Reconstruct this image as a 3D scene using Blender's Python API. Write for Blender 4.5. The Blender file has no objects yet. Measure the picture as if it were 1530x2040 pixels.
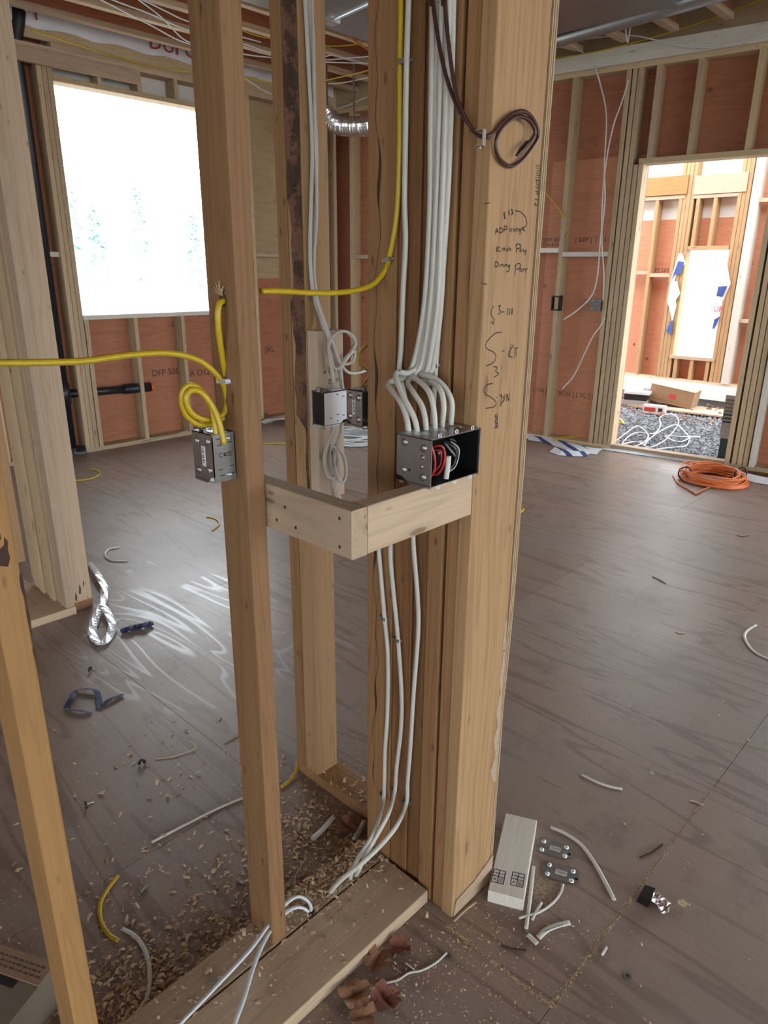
import bpy, math, random
from mathutils import Vector, Matrix
random.seed(7)
SC = bpy.context.scene
COL = SC.collection
# ------------------------------------------------------------------ camera
F, CAMH = 1400.0, 1.57                       # focal length in pixels of the 1530 x 2040 frame, eye height
PITCH, YAW, ROLL = math.radians(18.9), math.radians(43.5), math.radians(0.5)
FW = Vector((math.cos(YAW)*math.cos(PITCH), math.sin(YAW)*math.cos(PITCH), -math.sin(PITCH)))
RT0 = Vector((math.sin(YAW), -math.cos(YAW), 0.0))
UP0 = RT0.cross(FW)
RT = RT0*math.cos(ROLL) + UP0*math.sin(ROLL)
UP = UP0*math.cos(ROLL) - RT0*math.sin(ROLL)
EYE = Vector((0, 0, CAMH))
cd = bpy.data.cameras.new('camera'); cd.sensor_fit = 'VERTICAL'; cd.sensor_height = 36.0
cd.lens = F*36.0/2040.0; cd.clip_start = 0.02; cd.clip_end = 400
cam = bpy.data.objects.new('camera', cd); COL.objects.link(cam)
cam.matrix_world = Matrix(((RT.x, UP.x, -FW.x, EYE.x), (RT.y, UP.y, -FW.y, EYE.y), (RT.z, UP.z, -FW.z, EYE.z), (0, 0, 0, 1)))
SC.camera = cam
# ------------------------------------------------------------------ overcast sky and exposure
W = bpy.data.worlds.new('overcast'); SC.world = W; W.use_nodes = True
bg = W.node_tree.nodes['Background']; bg.inputs[0].default_value = (0.87, 0.945, 1.0, 1); bg.inputs[1].default_value = 1.0
SC.view_settings.view_transform = 'Standard'; SC.view_settings.look = 'None'
SC.view_settings.gamma = 1.0; SC.view_settings.use_curve_mapping = False
SC.view_settings.exposure = 3.12

# ------------------------------------------------------------------ measuring: a picture point to a place on a known plane
def ray(x, y): return FW + RT*((x-765)/F) + UP*((1020-y)/F)
def on_z(x, y, z=0.0):
    r = ray(x, y); return EYE + r*((z-CAMH)/r.z)
def on_u(x, y, u):
    r = ray(x, y); return EYE + r*(u/r.x)
def on_v(x, y, v):
    r = ray(x, y); return EYE + r*(v/r.y)
WBA = Vector((6.03, 3.775, 0)); WBD = Vector((0.12637, -0.99198, 0)); WBN = Vector((0.99198, 0.12637, 0))
def on_wb(x, y, off=0.0):
    r = ray(x, y); p0 = WBA + WBN*off; return EYE + r*((p0-EYE).dot(WBN)/r.dot(WBN))
def wbl(x, y, off=0.0):                       # same, in that wall's own frame (s along it, off outwards, z)
    p = on_wb(x, y, off); return Vector(((p-WBA).dot(WBD), off, p.z))

# ------------------------------------------------------------------ materials
class NT:
    def __init__(s, name):
        s.m = bpy.data.materials.new(name); s.m.use_nodes = True; s.t = s.m.node_tree
        s.b = s.t.nodes['Principled BSDF']
    def n(s, typ, **kw):
        nd = s.t.nodes.new('ShaderNode'+typ)
        for k, v in kw.items():
            if k.startswith('_'): setattr(nd, k[1:], v)
            else:
                key = int(k[1:]) if k[0] == 'i' and k[1:].isdigit() else k.replace('_', ' ')
                s.put(nd.inputs[key], v)
        return nd
    def put(s, sock, v):
        if isinstance(v, bpy.types.NodeSocket): s.t.links.new(v, sock)
        elif isinstance(v, bpy.types.Node): s.t.links.new(v.outputs[0], sock)
        else:
            if isinstance(v, (tuple, list)) and len(v) == 3 and sock.type == 'RGBA': v = (*v, 1)
            sock.default_value = v
    def math(s, op, a, b=0.0, c=None):
        nd = s.t.nodes.new('ShaderNodeMath'); nd.operation = op
        s.put(nd.inputs[0], a); s.put(nd.inputs[1], b)
        if c is not None: s.put(nd.inputs[2], c)
        return nd.outputs[0]
    def mix(s, fac, a, b, blend='MIX'):
        nd = s.t.nodes.new('ShaderNodeMix'); nd.data_type = 'RGBA'; nd.blend_type = blend
        s.put(nd.inputs[0], fac); s.put(nd.inputs[6], a); s.put(nd.inputs[7], b)
        return nd.outputs[2]
    def ramp(s, fac, *stops):
        nd = s.t.nodes.new('ShaderNodeValToRGB'); s.put(nd.inputs[0], fac)
        el = nd.color_ramp.elements
        for i, (p, c) in enumerate(stops):
            e = el[i] if i < 2 else el.new(p)
            e.position = p; e.color = (*c, 1) if isinstance(c, (tuple, list)) else (c, c, c, 1)
        return nd.outputs[0]
    def vmap(s, vec, scale=(1, 1, 1), rot=(0, 0, 0), loc=(0, 0, 0)):
        nd = s.t.nodes.new('ShaderNodeMapping'); s.put(nd.inputs[0], vec)
        nd.inputs[1].default_value = loc; nd.inputs[2].default_value = rot; nd.inputs[3].default_value = scale
        return nd.outputs[0]
    def coord(s, rnd=True):
        tc = s.t.nodes.new('ShaderNodeTexCoord'); o = tc.outputs['Object']
        if not rnd: return o
        oi = s.t.nodes.new('ShaderNodeObjectInfo')
        s.rand = oi.outputs['Random']
        cx = s.t.nodes.new('ShaderNodeCombineXYZ')
        r = s.rand
        s.put(cx.inputs[0], s.math('MULTIPLY', r, 37.0)); s.put(cx.inputs[1], s.math('MULTIPLY', r, 91.0)); s.put(cx.inputs[2], s.math('MULTIPLY', r, 53.0))
        ad = s.t.nodes.new('ShaderNodeVectorMath'); ad.operation = 'ADD'; s.put(ad.inputs[0], o); s.put(ad.inputs[1], cx.outputs[0])
        return ad.outputs[0]
    def bump(s, h, strength=0.3, dist=0.002):
        nd = s.n('Bump', Strength=strength, Distance=dist, Height=h); s.put(s.b.inputs['Normal'], nd.outputs[0])
    def done(s, col=None, rough=0.6, metal=0.0, **kw):
        if col is not None: s.put(s.b.inputs['Base Color'], col)
        s.put(s.b.inputs['Roughness'], rough); s.put(s.b.inputs['Metallic'], metal)
        for k, v in kw.items(): s.put(s.b.inputs[k.replace('_', ' ')], v)
        return s.m

def lumber(name, c1, c2, ck=(0.10, 0.045, 0.02), rings=0.35, knots=1.0, rough=0.72, vary=0.16, stain=None):
    t = NT(name); v = t.coord()
    fine = t.n('Noise_Texture' if 0 else 'TexNoise', Vector=t.vmap(v, (2.2, 130, 130)), Scale=1.0, Detail=4.0, Roughness=0.6)
    wide = t.n('TexNoise', Vector=t.vmap(v, (0.7, 14, 14)), Scale=1.0, Detail=2.0, Distortion=0.4)
    ring = t.math('SINE', t.math('MULTIPLY', wide.outputs[0], 60.0))
    col = t.mix(t.ramp(fine.outputs[0], (0.3, 0.0), (0.75, 1.0)), c1, c2)
    dark = tuple(x*0.66 for x in c2)
    col = t.mix(t.math('MULTIPLY', t.ramp(ring, (0.45, 0.0), (1.0, 1.0)), rings*1.3), col, dark)
    big = t.n('TexNoise', Vector=t.vmap(v, (0.8, 3, 3)), Scale=1.0, Detail=2.0)
    col = t.mix(t.math('MULTIPLY', t.ramp(big.outputs[0], (0.4, 0.0), (0.7, 1.0)), 0.35), col, tuple(x*0.78 for x in c1))
    if knots:
        for sc3, r0, r1, amt in (((2.6, 10.5, 10.5), 0.075, 0.19, 1.0), ((8.0, 23, 23), 0.085, 0.15, 0.85)):
            vd = t.n('TexVoronoi', Vector=t.vmap(v, sc3), Scale=1.0, Randomness=1.0).outputs['Distance']
            col = t.mix(t.ramp(vd, (r0, 0.5*knots*amt), (r1, 0.0)), col, tuple(x*0.62 for x in c2))
            col = t.mix(t.ramp(vd, (r0*0.7, 0.92*knots*amt), (r0, 0.0)), col, ck)
    if stain:
        st = t.n('TexNoise', Vector=t.vmap(v, (2.5, 16, 16)), Scale=1.0, Detail=6.0, Roughness=0.7)
        col = t.mix(t.ramp(st.outputs[0], (stain[0], 0.0), (stain[0]+0.08, 0.9)), col, stain[1])
    br = t.math('MULTIPLY_ADD', t.rand, vary*2, 1.0-vary)
    hs = t.n('HueSaturation', Value=br, Color=col)
    t.bump(fine.outputs[0], 0.25, 0.0012)
    return t.done(hs.outputs[0], rough)

def plain(name, col, rough=0.5, metal=0.0, var=0.12, scale=40.0, bump=0.0, **kw):
    t = NT(name); v = t.coord()
    ns = t.n('TexNoise', Vector=v, Scale=scale, Detail=3.0)
    c = t.mix(ns.outputs[0], tuple(x*(1-var) for x in col), tuple(min(1, x*(1+var)) for x in col))
    if bump: t.bump(ns.outputs[0], bump, 0.003)
    return t.done(c, rough, metal, **kw)

def sheathing(name, c1, c2, knots=0.9, rough=0.75):
    t = NT(name); v = t.coord()
    d = t.n('TexNoise', Vector=t.vmap(v, (1.1, 1, 9)), Scale=1.0, Detail=2.0, Distortion=0.8)
    ring = t.math('SINE', t.math('MULTIPLY', d.outputs[0], 42.0))
    fine = t.n('TexNoise', Vector=t.vmap(v, (5, 5, 90)), Scale=1.0, Detail=3.0)
    col = t.mix(fine.outputs[0], c1, c2)
    col = t.mix(t.math('MULTIPLY', t.ramp(ring, (0.3, 0.0), (1.0, 1.0)), 0.28), col, tuple(x*0.55 for x in c2))
    vo = t.n('TexVoronoi', Vector=t.vmap(v, (3.2, 0.5, 4.2)), Scale=1.0)
    col = t.mix(t.ramp(vo.outputs['Distance'], (0.05, 0.85*knots), (0.1, 0.0)), col, (0.05, 0.022, 0.015))
    big = t.n('TexNoise', Vector=v, Scale=1.6, Detail=2.0)
    col = t.mix(t.ramp(big.outputs[0], (0.35, 0.0), (0.75, 0.45)), col, tuple(x*0.7 for x in c1))
    t.bump(fine.outputs[0], 0.2, 0.002)
    return t.done(col, rough)

MT = {}
MT['fir'] = lumber('fir_lumber', (0.315, 0.168, 0.071), (0.255, 0.129, 0.05))
MT['fir_dark'] = lumber('fir_lumber_brown', (0.235, 0.113, 0.043), (0.18, 0.08, 0.028), vary=0.1)
MT['fir_light'] = lumber('fir_lumber_pale', (0.43, 0.262, 0.127), (0.36, 0.208, 0.094), vary=0.05, knots=0.6)
MT['pale'] = lumber('spruce_pale', (0.50, 0.372, 0.255), (0.43, 0.31, 0.205), rings=0.22, knots=0.7)
MT['wall'] = lumber('wall_stud_wood', (0.50, 0.375, 0.235), (0.42, 0.305, 0.18), rings=0.2, knots=0.75)
MT['white'] = lumber('whitened_wood', (0.66, 0.62, 0.55), (0.58, 0.54, 0.47), rings=0.12, knots=0.4)
MT['gold'] = lumber('golden_fir', (0.36, 0.195, 0.065), (0.30, 0.152, 0.047), rings=0.3, knots=0.5, vary=0.05)
MT['stained'] = lumber('bark_stained_wood', (0.20, 0.10, 0.055), (0.15, 0.07, 0.036), vary=0.03, stain=(0.47, (0.045, 0.022, 0.014)))
MT['dusty'] = lumber('dusty_plate_wood', (0.44, 0.325, 0.22), (0.37, 0.265, 0.175), rings=0.2, knots=0.5, stain=(0.58, (0.30, 0.215, 0.145)))
MT['block'] = lumber('pale_block_wood', (0.60, 0.48, 0.36), (0.53, 0.41, 0.30), rings=0.15, knots=0.6, vary=0.04)
MT['osb'] = sheathing('pale_sheathing', (0.50, 0.36, 0.21), (0.43, 0.30, 0.17), knots=0.4)
MT['red'] = sheathing('red_sheathing', (0.43, 0.172, 0.093), (0.35, 0.125, 0.064))
MT['red_bright'] = sheathing('orange_sheathing', (0.58, 0.255, 0.145), (0.50, 0.195, 0.105))
MT['grey_panel'] = plain('white_panel', (0.62, 0.60, 0.56), 0.8)
MT['bark'] = plain('dark_bark', (0.05, 0.024, 0.014), 0.9, var=0.5, bump=0.6)
MT['veneer'] = plain('plywood_veneer', (0.50, 0.37, 0.22), 0.75, var=0.2, scale=90)
MT['veneer_dark'] = plain('plywood_veneer_dark', (0.25, 0.165, 0.09), 0.8, var=0.2, scale=90)
MT['ink'] = plain('black_marker', (0.02, 0.017, 0.015), 0.7, var=0.05)
MT['ink_faint'] = plain('faded_stamp_ink', (0.075, 0.05, 0.04), 0.8, var=0.4, scale=300)
MT['cable'] = plain('white_cable_jacket', (0.58, 0.57, 0.515), 0.36, var=0.05, scale=120, bump=0.06)
MT['cable_blue'] = plain('cool_white_cable_jacket', (0.60, 0.64, 0.66), 0.34, var=0.05)
MT['yellow'] = plain('yellow_cable_jacket', (0.50, 0.345, 0.012), 0.36, var=0.08, scale=90, bump=0.05)
MT['brown_cable'] = plain('brown_cable_jacket', (0.055, 0.02, 0.015), 0.35, var=0.15)
MT['orange'] = plain('orange_cord_jacket', (0.66, 0.16, 0.035), 0.42, var=0.12)
MT['galv'] = plain('galvanised_steel', (0.36, 0.35, 0.335), 0.36, 0.9, var=0.22, scale=60, bump=0.05)
MT['galv_bright'] = plain('bright_zinc', (0.70, 0.78, 0.86), 0.38, 0.75, var=0.1, scale=30)
MT['galv_dark'] = plain('dull_zinc', (0.19, 0.185, 0.175), 0.45, 0.7, var=0.25, scale=60)
MT['black'] = plain('black_plastic_and_shade', (0.010, 0.010, 0.011), 0.32, var=0.2)  # also paints box interiors that are only in shade
MT['wire_black'] = plain('black_wire', (0.022, 0.022, 0.024), 0.22, var=0.2)
MT['abs'] = plain('black_drain_pipe', (0.011, 0.013, 0.017), 0.38, var=0.2)
MT['navy'] = plain('navy_tape', (0.014, 0.02, 0.075), 0.6, var=0.5, scale=60)
MT['redwire'] = plain('red_wire', (0.38, 0.018, 0.02), 0.35, var=0.1)
MT['duct'] = plain('duct_sheet_metal', (0.36, 0.38, 0.41), 0.35, 0.85, var=0.12, scale=4)
MT['foil'] = plain('crinkled_foil', (0.80, 0.81, 0.83), 0.26, 1.0, var=0.1, scale=40, bump=1.0)
MT['plastic_film'] = plain('clear_film', (0.72, 0.78, 0.82), 0.12, 0.25, var=0.1, scale=60, bump=0.8)
MT['card'] = plain('cardboard', (0.26, 0.165, 0.095), 0.85, var=0.1, scale=14)
MT['card_grey'] = plain('grey_cardboard', (0.17, 0.135, 0.10), 0.85, var=0.1, scale=14)
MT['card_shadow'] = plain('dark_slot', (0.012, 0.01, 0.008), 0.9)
MT['redprint'] = plain('red_print', (0.42, 0.05, 0.035), 0.6)
MT['paper'] = plain('white_paper', (0.70, 0.70, 0.70), 0.7, var=0.06)
MT['rock'] = plain('grey_gravel', (0.16, 0.17, 0.187), 0.85, var=0.55, scale=6)
MT['rock_pale'] = plain('pale_gravel', (0.25, 0.26, 0.28), 0.85, var=0.4, scale=6)
MT['soil'] = plain('gravel_bed', (0.055, 0.05, 0.048), 0.95, var=0.4, scale=20, bump=0.5)
MT['leaf'] = plain('dead_leaf', (0.235, 0.115, 0.06), 0.75, var=0.35, scale=25)
MT['leaf_red'] = plain('red_brown_leaf', (0.20, 0.07, 0.045), 0.7, var=0.35, scale=25)
MT['chip'] = plain('wood_chip', (0.60, 0.45, 0.29), 0.85, var=0.3, scale=60)
MT['dust'] = plain('pale_sawdust', (0.60, 0.47, 0.32), 0.9, var=0.2, scale=60)
MT['chip_dark'] = plain('wood_chip_brown', (0.37, 0.245, 0.14), 0.85, var=0.3, scale=60)
MT['grey_plastic'] = plain('grey_plastic', (0.33, 0.32, 0.30), 0.5)
MT['teal'] = plain('dark_teal_plastic', (0.015, 0.05, 0.055), 0.5)
MT['foam'] = plain('white_foundation_board', (0.80, 0.81, 0.80), 0.7, var=0.04)
MT['concrete'] = plain('concrete', (0.22, 0.22, 0.215), 0.9, var=0.12, scale=8)
MT['needle'] = plain('glare_pale_needles', (0.50, 0.66, 0.66), 0.9, var=0.3, scale=2)  # far haze and overexposure put into the pale colour
MT['trunk'] = plain('glare_pale_bark', (0.62, 0.64, 0.63), 0.95, var=0.2)  # bleached tone imitates glare, not the bark's own colour
MT['ground'] = plain('outdoor_ground', (0.42, 0.40, 0.36), 0.95, var=0.2, scale=0.6)

def wrap_material():                          # white house wrap with blue chevrons
    t = NT('house_wrap'); v = t.coord(False)
    w = t.n('TexWave', Vector=t.vmap(v, (1, 1, 1), (0, 0, 0.6)), Scale=2.3, Distortion=1.5)
    n = t.n('TexNoise', Vector=v, Scale=1.7, Detail=0.0)
    f = t.math('MULTIPLY', t.ramp(w.outputs[1], (0.72, 0.0), (0.74, 1.0)), t.ramp(n.outputs[0], (0.52, 0.0), (0.54, 1.0)))
    cr = t.n('TexNoise', Vector=v, Scale=14.0, Detail=4.0)
    t.bump(cr.outputs[0], 0.6, 0.01)
    return t.done(t.mix(f, (0.66, 0.68, 0.72), (0.03, 0.06, 0.20)), 0.6)
MT['wrap'] = wrap_material()
MT['wrap_plain'] = plain('plain_house_wrap', (0.78, 0.78, 0.84), 0.6, var=0.05, scale=8, bump=0.3)
MT['wrap_blue'] = plain('blue_wrap_print', (0.03, 0.07, 0.24), 0.6)

def floor_material():
    t = NT('worn_floor_sheathing'); v = t.coord(False)
    oi = t.t.nodes.new('ShaderNodeObjectInfo'); rnd = oi.outputs['Random']
    g = t.n('TexNoise', Vector=t.vmap(v, (6.0, 0.7, 1)), Scale=1.0, Detail=2.0, Roughness=0.5, Distortion=0.9)
    fine = t.n('TexNoise', Vector=t.vmap(v, (70, 4, 1)), Scale=1.0, Detail=4.0, Roughness=0.7)
    big = t.n('TexNoise', Vector=v, Scale=1.3, Detail=4.0)
    ring = t.math('SINE', t.math('MULTIPLY', g.outputs[0], 26.0))
    col = t.mix(t.ramp(fine.outputs[0], (0.32, 0.0), (0.7, 1.0)), (0.245, 0.178, 0.146), (0.29, 0.218, 0.18))
    col = t.mix(t.math('MULTIPLY', t.ramp(ring, (0.72, 0.0), (0.98, 1.0)), 0.55), col, (0.13, 0.085, 0.065))
    col = t.mix(t.math('MULTIPLY', t.ramp(big.outputs[0], (0.42, 0.0), (0.68, 1.0)), 0.55), col, (0.225, 0.195, 0.17))
    dm = t.n('TexNoise', Vector=v, Scale=5.0, Detail=5.0, Roughness=0.7)
    col = t.mix(t.math('MULTIPLY', t.ramp(dm.outputs[0], (0.54, 0.0), (0.75, 1.0)), 0.5), col, (0.10, 0.068, 0.052))
    # dried water marks that follow the veneer's loops on one sheet
    ct = t.n('TexNoise', Vector=t.vmap(v, (4.2, 0.62, 1), (0, 0, 0.10)), Scale=1.0, Detail=1.2, Distortion=0.8)
    tri = t.math('FRACT', t.math('MULTIPLY', ct.outputs[0], 10.0))
    band = t.ramp(tri, (0.0, 0.0), (0.08, 1.0), (0.16, 0.8), (0.30, 0.0))
    sep = t.n('SeparateXYZ', i0=v)
    du = t.math('MULTIPLY', t.math('SUBTRACT', sep.outputs[0], 1.45), 1.0); dv = t.math('MULTIPLY', t.math('SUBTRACT', sep.outputs[1], 2.6), 0.72)
    rr = t.math('SQRT', t.math('ADD', t.math('MULTIPLY', du, du), t.math('MULTIPLY', dv, dv)))
    mk = t.n('TexNoise', Vector=v, Scale=2.4, Detail=2.0)
    reg = t.ramp(t.math('ADD', rr, t.math('MULTIPLY', mk.outputs[0], 0.9)), (0.95, 1.0), (1.45, 0.0))
    wet = t.math('MULTIPLY', band, reg)
    col = t.mix(t.math('MULTIPLY', wet, 0.5), col, (0.40, 0.40, 0.41))
    ro = t.math('SUBTRACT', t.math('MULTIPLY_ADD', big.outputs[0], 0.25, 0.28), t.math('MULTIPLY', wet, 0.13))
    hs = t.n('HueSaturation', Value=t.math('MULTIPLY_ADD', rnd, 0.14, 0.93), Color=col)
    t.bump(t.math('MULTIPLY', fine.outputs[0], t.math('SUBTRACT', 1.0, wet)), 0.22, 0.0015)
    return t.done(hs.outputs[0], ro)
MT['floor'] = floor_material()

# ------------------------------------------------------------------ mesh building
class MB:
    def __init__(s): s.v, s.f, s.mi = [], [], []
    def add(s, vs, fs, m=0):
        o = len(s.v); s.v += [tuple(p) for p in vs]; s.f += [tuple(i+o for i in f) for f in fs]; s.mi += [m]*len(fs); return s
    def box(s, a, b, m=0):
        x0, y0, z0 = a; x1, y1, z1 = b
        vs = [(x0, y0, z0), (x1, y0, z0), (x1, y1, z0), (x0, y1, z0), (x0, y0, z1), (x1, y0, z1), (x1, y1, z1), (x0, y1, z1)]
        return s.add(vs, [(0, 3, 2, 1), (4, 5, 6, 7), (0, 1, 5, 4), (1, 2, 6, 5), (2, 3, 7, 6), (3, 0, 4, 7)], m)
    def obox(s, c, ax, h, m=0):                # oriented box
        c = Vector(c); X, Y, Z = [Vector(a)*k for a, k in zip(ax, h)]
        vs = [c+X*i+Y*j+Z*k for k in (-1, 1) for i, j in ((-1, -1), (1, -1), (1, 1), (-1, 1))]
        return s.add(vs, [(0, 3, 2, 1), (4, 5, 6, 7), (0, 1, 5, 4), (1, 2, 6, 5), (2, 3, 7, 6), (3, 0, 4, 7)], m)
    def prism(s, poly, d, m=0):                # polygon given as 3D points, extruded by d
        n = len(poly); d = Vector(d); p = [Vector(q) for q in poly]
        return s.add(p+[q+d for q in p], [tuple(range(n-1, -1, -1)), tuple(range(n, 2*n))]+[(i, (i+1) % n, n+(i+1) % n, n+i) for i in range(n)], m)
    def tube(s, pts, rx, ry=None, sides=8, up=None, m=0, taper=None, twist=0.0):
        ry = rx if ry is None else ry; P = [Vector(p) for p in pts]; n = len(P); ring = []
        ref = Vector(up) if up else None; prev = None
        for i, p in enumerate(P):
            t = (P[min(i+1, n-1)]-P[max(i-1, 0)]); t = t.normalized() if t.length > 1e-9 else Vector((0, 0, 1))
            b = ref if ref else (prev if prev else (Vector((0, 0, 1)) if abs(t.z) < 0.8 else Vector((1, 0, 0))))
            nn = (b - t*b.dot(t)); nn = nn.normalized() if nn.length > 1e-5 else t.orthogonal().normalized()
            prev = nn; bb = t.cross(nn); k = taper[i] if taper else 1.0
            for j in range(sides):
                a = 2*math.pi*j/sides + twist*i; ring.append(p + bb*(rx*k*math.cos(a)) + nn*(ry*k*math.sin(a)))
        fs = [(i*sides+j, i*sides+(j+1) % sides, (i+1)*sides+(j+1) % sides, (i+1)*sides+j) for i in range(n-1) for j in range(sides)]
        fs += [tuple(range(sides-1, -1, -1)), tuple((n-1)*sides+j for j in range(sides))]
        return s.add(ring, fs, m)
    def cyl(s, a, b, r, sides=14, m=0): return s.tube([a, b], r, sides=sides, m=m)
    def dome(s, c, n, r, h, m=0, sides=12):    # rivet head or dimple standing on a plate
        c = Vector(c); n = Vector(n).normalized(); x = n.orthogonal().normalized(); y = n.cross(x); vs = []; K = 4
        for k in range(K):
            a = k/K*math.pi/2
            vs += [c + n*(h*math.sin(a)) + (x*math.cos(q)+y*math.sin(q))*(r*math.cos(a)) for q in [2*math.pi*j/sides for j in range(sides)]]
        vs.append(c+n*h)
        fs = [(k*sides+j, k*sides+(j+1) % sides, (k+1)*sides+(j+1) % sides, (k+1)*sides+j) for k in range(K-1) for j in range(sides)]
        fs += [((K-1)*sides+j, (K-1)*sides+(j+1) % sides, K*sides) for j in range(sides)]
        return s.add(vs, fs, m)
    def ring(s, c, n, r, rr, m=0, sides=12, arc=1.0, rot=0.0):
        n = Vector(n).normalized(); x = n.orthogonal().normalized(); y = n.cross(x)
        k = int(sides*arc)+1
        return s.tube([Vector(c)+(x*math.cos(rot+2*math.pi*arc*i/(k-1))+y*math.sin(rot+2*math.pi*arc*i/(k-1)))*r for i in range(k)], rr, sides=6, m=m)
    def mesh(s, name, mats, smooth=False):
        me = bpy.data.meshes.new(name); me.from_pydata(s.v, [], s.f)
        for m in (mats if isinstance(mats, (list, tuple)) else [mats]): me.materials.append(MT[m] if isinstance(m, str) else m)
        me.polygons.foreach_set('material_index', s.mi)
        if smooth: me.polygons.foreach_set('use_smooth', [True]*len(s.f))
        me.update(); return me
    def build(s, name, mats, parent=None, smooth=False, **tags):
        return link(name, s.mesh(name, mats, smooth), parent, **tags)

def link(name, data, parent=None, mat=None, **tags):
    o = bpy.data.objects.new(name, data); COL.objects.link(o)
    if parent: o.parent = parent
    if mat is not None: o.matrix_basis = mat
    for k, val in tags.items():
        if val is not None: o[k] = val
    return o
def thing(name, label, category, loc=(0, 0, 0), rz=0.0, group=None, kind=None):
    return link(name, None, None, Matrix.Translation(loc) @ Matrix.Rotation(rz, 4, 'Z'), label=label, category=category, group=group, kind=kind)
def recentre(o, base=True):                   # origin at the base of the mesh
    me = o.data; xs = [v.co for v in me.vertices]
    c = Vector((sum(v.x for v in xs)/len(xs), sum(v.y for v in xs)/len(xs), min(v.z for v in xs)))
    me.transform(Matrix.Translation(-c)); o.matrix_basis = o.matrix_basis @ Matrix.Translation(c); return o
_bar = {}
def bar_mesh(L, a, b, mat, r=0.0028):          # eased timber, length on x, section a (y) by b (z); shared between alike pieces
    key = (round(L, 4), round(a, 4), round(b, 4), mat)
    if key in _bar: return _bar[key]
    r = min(r, a*0.3, b*0.3); y, z = a/2, b/2; k = r*0.3
    sec = [(-y+r, -z), (y-r, -z), (y-k, -z+k), (y, -z+r), (y, z-r), (y-k, z-k), (y-r, z), (-y+r, z), (-y+k, z-k), (-y, z-r), (-y, -z+r), (-y+k, -z+k)]
    n = len(sec); mb = MB()
    mb.add([(x, p, q) for x in (0, L) for p, q in sec], [(i, n+i, n+(i+1) % n, (i+1) % n) for i in range(n)]+[tuple(range(n)), tuple(range(2*n-1, n-1, -1))])
    _bar[key] = mb.mesh('timber', mat); return _bar[key]
AX = {'z': Matrix(((0, 1, 0), (0, 0, 1), (1, 0, 0))), 'x': Matrix.Identity(3), 'y': Matrix(((0, 0, 1), (1, 0, 0), (0, 1, 0)))}
def timber(name, axis, lo, hi, mat, parent=None, lean=(0, 0), **tags):
    """a piece of lumber filling the box lo..hi, its grain along axis"""
    lo, hi = Vector(lo), Vector(hi); d = hi-lo; c = (lo+hi)/2
    if axis == 'z': L, a, b, o = d.z, d.x, d.y, Vector((c.x, c.y, lo.z))
    elif axis == 'x': L, a, b, o = d.x, d.y, d.z, Vector((lo.x, c.y, c.z))
    else: L, a, b, o = d.y, d.z, d.x, Vector((c.x, lo.y, c.z))
    R = AX[axis].to_4x4()
    if lean != (0, 0): R = Matrix.Rotation(lean[0], 4, 'X') @ Matrix.Rotation(lean[1], 4, 'Y') @ R
    return link(name, bar_mesh(L, a, b, mat), parent, Matrix.Translation(o) @ R, **tags)
def smooth_path(pts, k=6):
    P = [Vector(p) for p in pts]; Q = [P[0]*2-P[1]]+P+[P[-1]*2-P[-2]]; out = []
    for i in range(1, len(Q)-2):
        a, b, c, d = Q[i-1:i+3]
        for j in range(k):
            t = j/k; out.append(0.5*((2*b)+(c-a)*t+(2*a-5*b+4*c-d)*t*t+(3*b-a-3*c+d)*t*t*t))
    out.append(P[-1]); return out
def run_up(pts):                              # runs that leave the frame go on up to the top plate
    pts = [Vector(p) for p in pts]; a = pts[0]
    if 1.85 < a.z < 2.5 and pts[1].z < a.z and 1.0 < a.x < 1.45 and abs(a.y-1.15) < 0.4: return [Vector((a.x, a.y, TOP)), Vector((a.x, a.y, 2.6))]+pts
    return pts
TOP = 3.14
def cable(label, pts, mat='cable', rx=0.0066, ry=0.0044, up=None, name='cable', category='cable', group=None, k=6, sides=8, parent=None):
    o = MB().tube(smooth_path(run_up(pts), k), rx, ry, sides, up).build(name, mat, parent, True)
    if parent is None: o['label'] = label; o['category'] = category
    if group: o['group'] = group
    return recentre(o)
_deps = None
def text_mesh(body, size, mat, extrude=0.0002, space=1.0):
    cu = bpy.data.curves.new('text', 'FONT'); cu.body = body; cu.size = size; cu.extrude = extrude; cu.align_x = 'CENTER'; cu.align_y = 'CENTER'; cu.space_line = space; cu.resolution_u = 2
    o = bpy.data.objects.new('text', cu); COL.objects.link(o)
    bpy.context.view_layer.update()
    me = bpy.data.meshes.new_from_object(o.evaluated_get(bpy.context.evaluated_depsgraph_get()))
    bpy.data.objects.remove(o); me.materials.clear(); me.materials.append(MT[mat]); return me
def frame(o, x, y):                           # matrix with local x, y axes and z = x cross y
    x = Vector(x).normalized(); y = Vector(y); y = (y-x*x.dot(y)).normalized(); z = x.cross(y); o = Vector(o)
    return Matrix(((x.x, y.x, z.x, o.x), (x.y, y.y, z.y, o.y), (x.z, y.z, z.z, o.z), (0, 0, 0, 1)))
def stamp(body, size, at, x, y, parent=None, mat='ink_faint', name='stamp'):
    return link(name, text_mesh(body, size, mat), parent, frame(at, x, y))
def tag(o, label, category, group=None):
    o['label'] = label; o['category'] = category
    if group: o['group'] = group
    return o
def inw(o, root): o.parent = root; o.matrix_parent_inverse = root.matrix_basis.inverted(); return o
U_, V_, Z_ = Vector((1, 0, 0)), Vector((0, 1, 0)), Vector((0, 0, 1))

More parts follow.
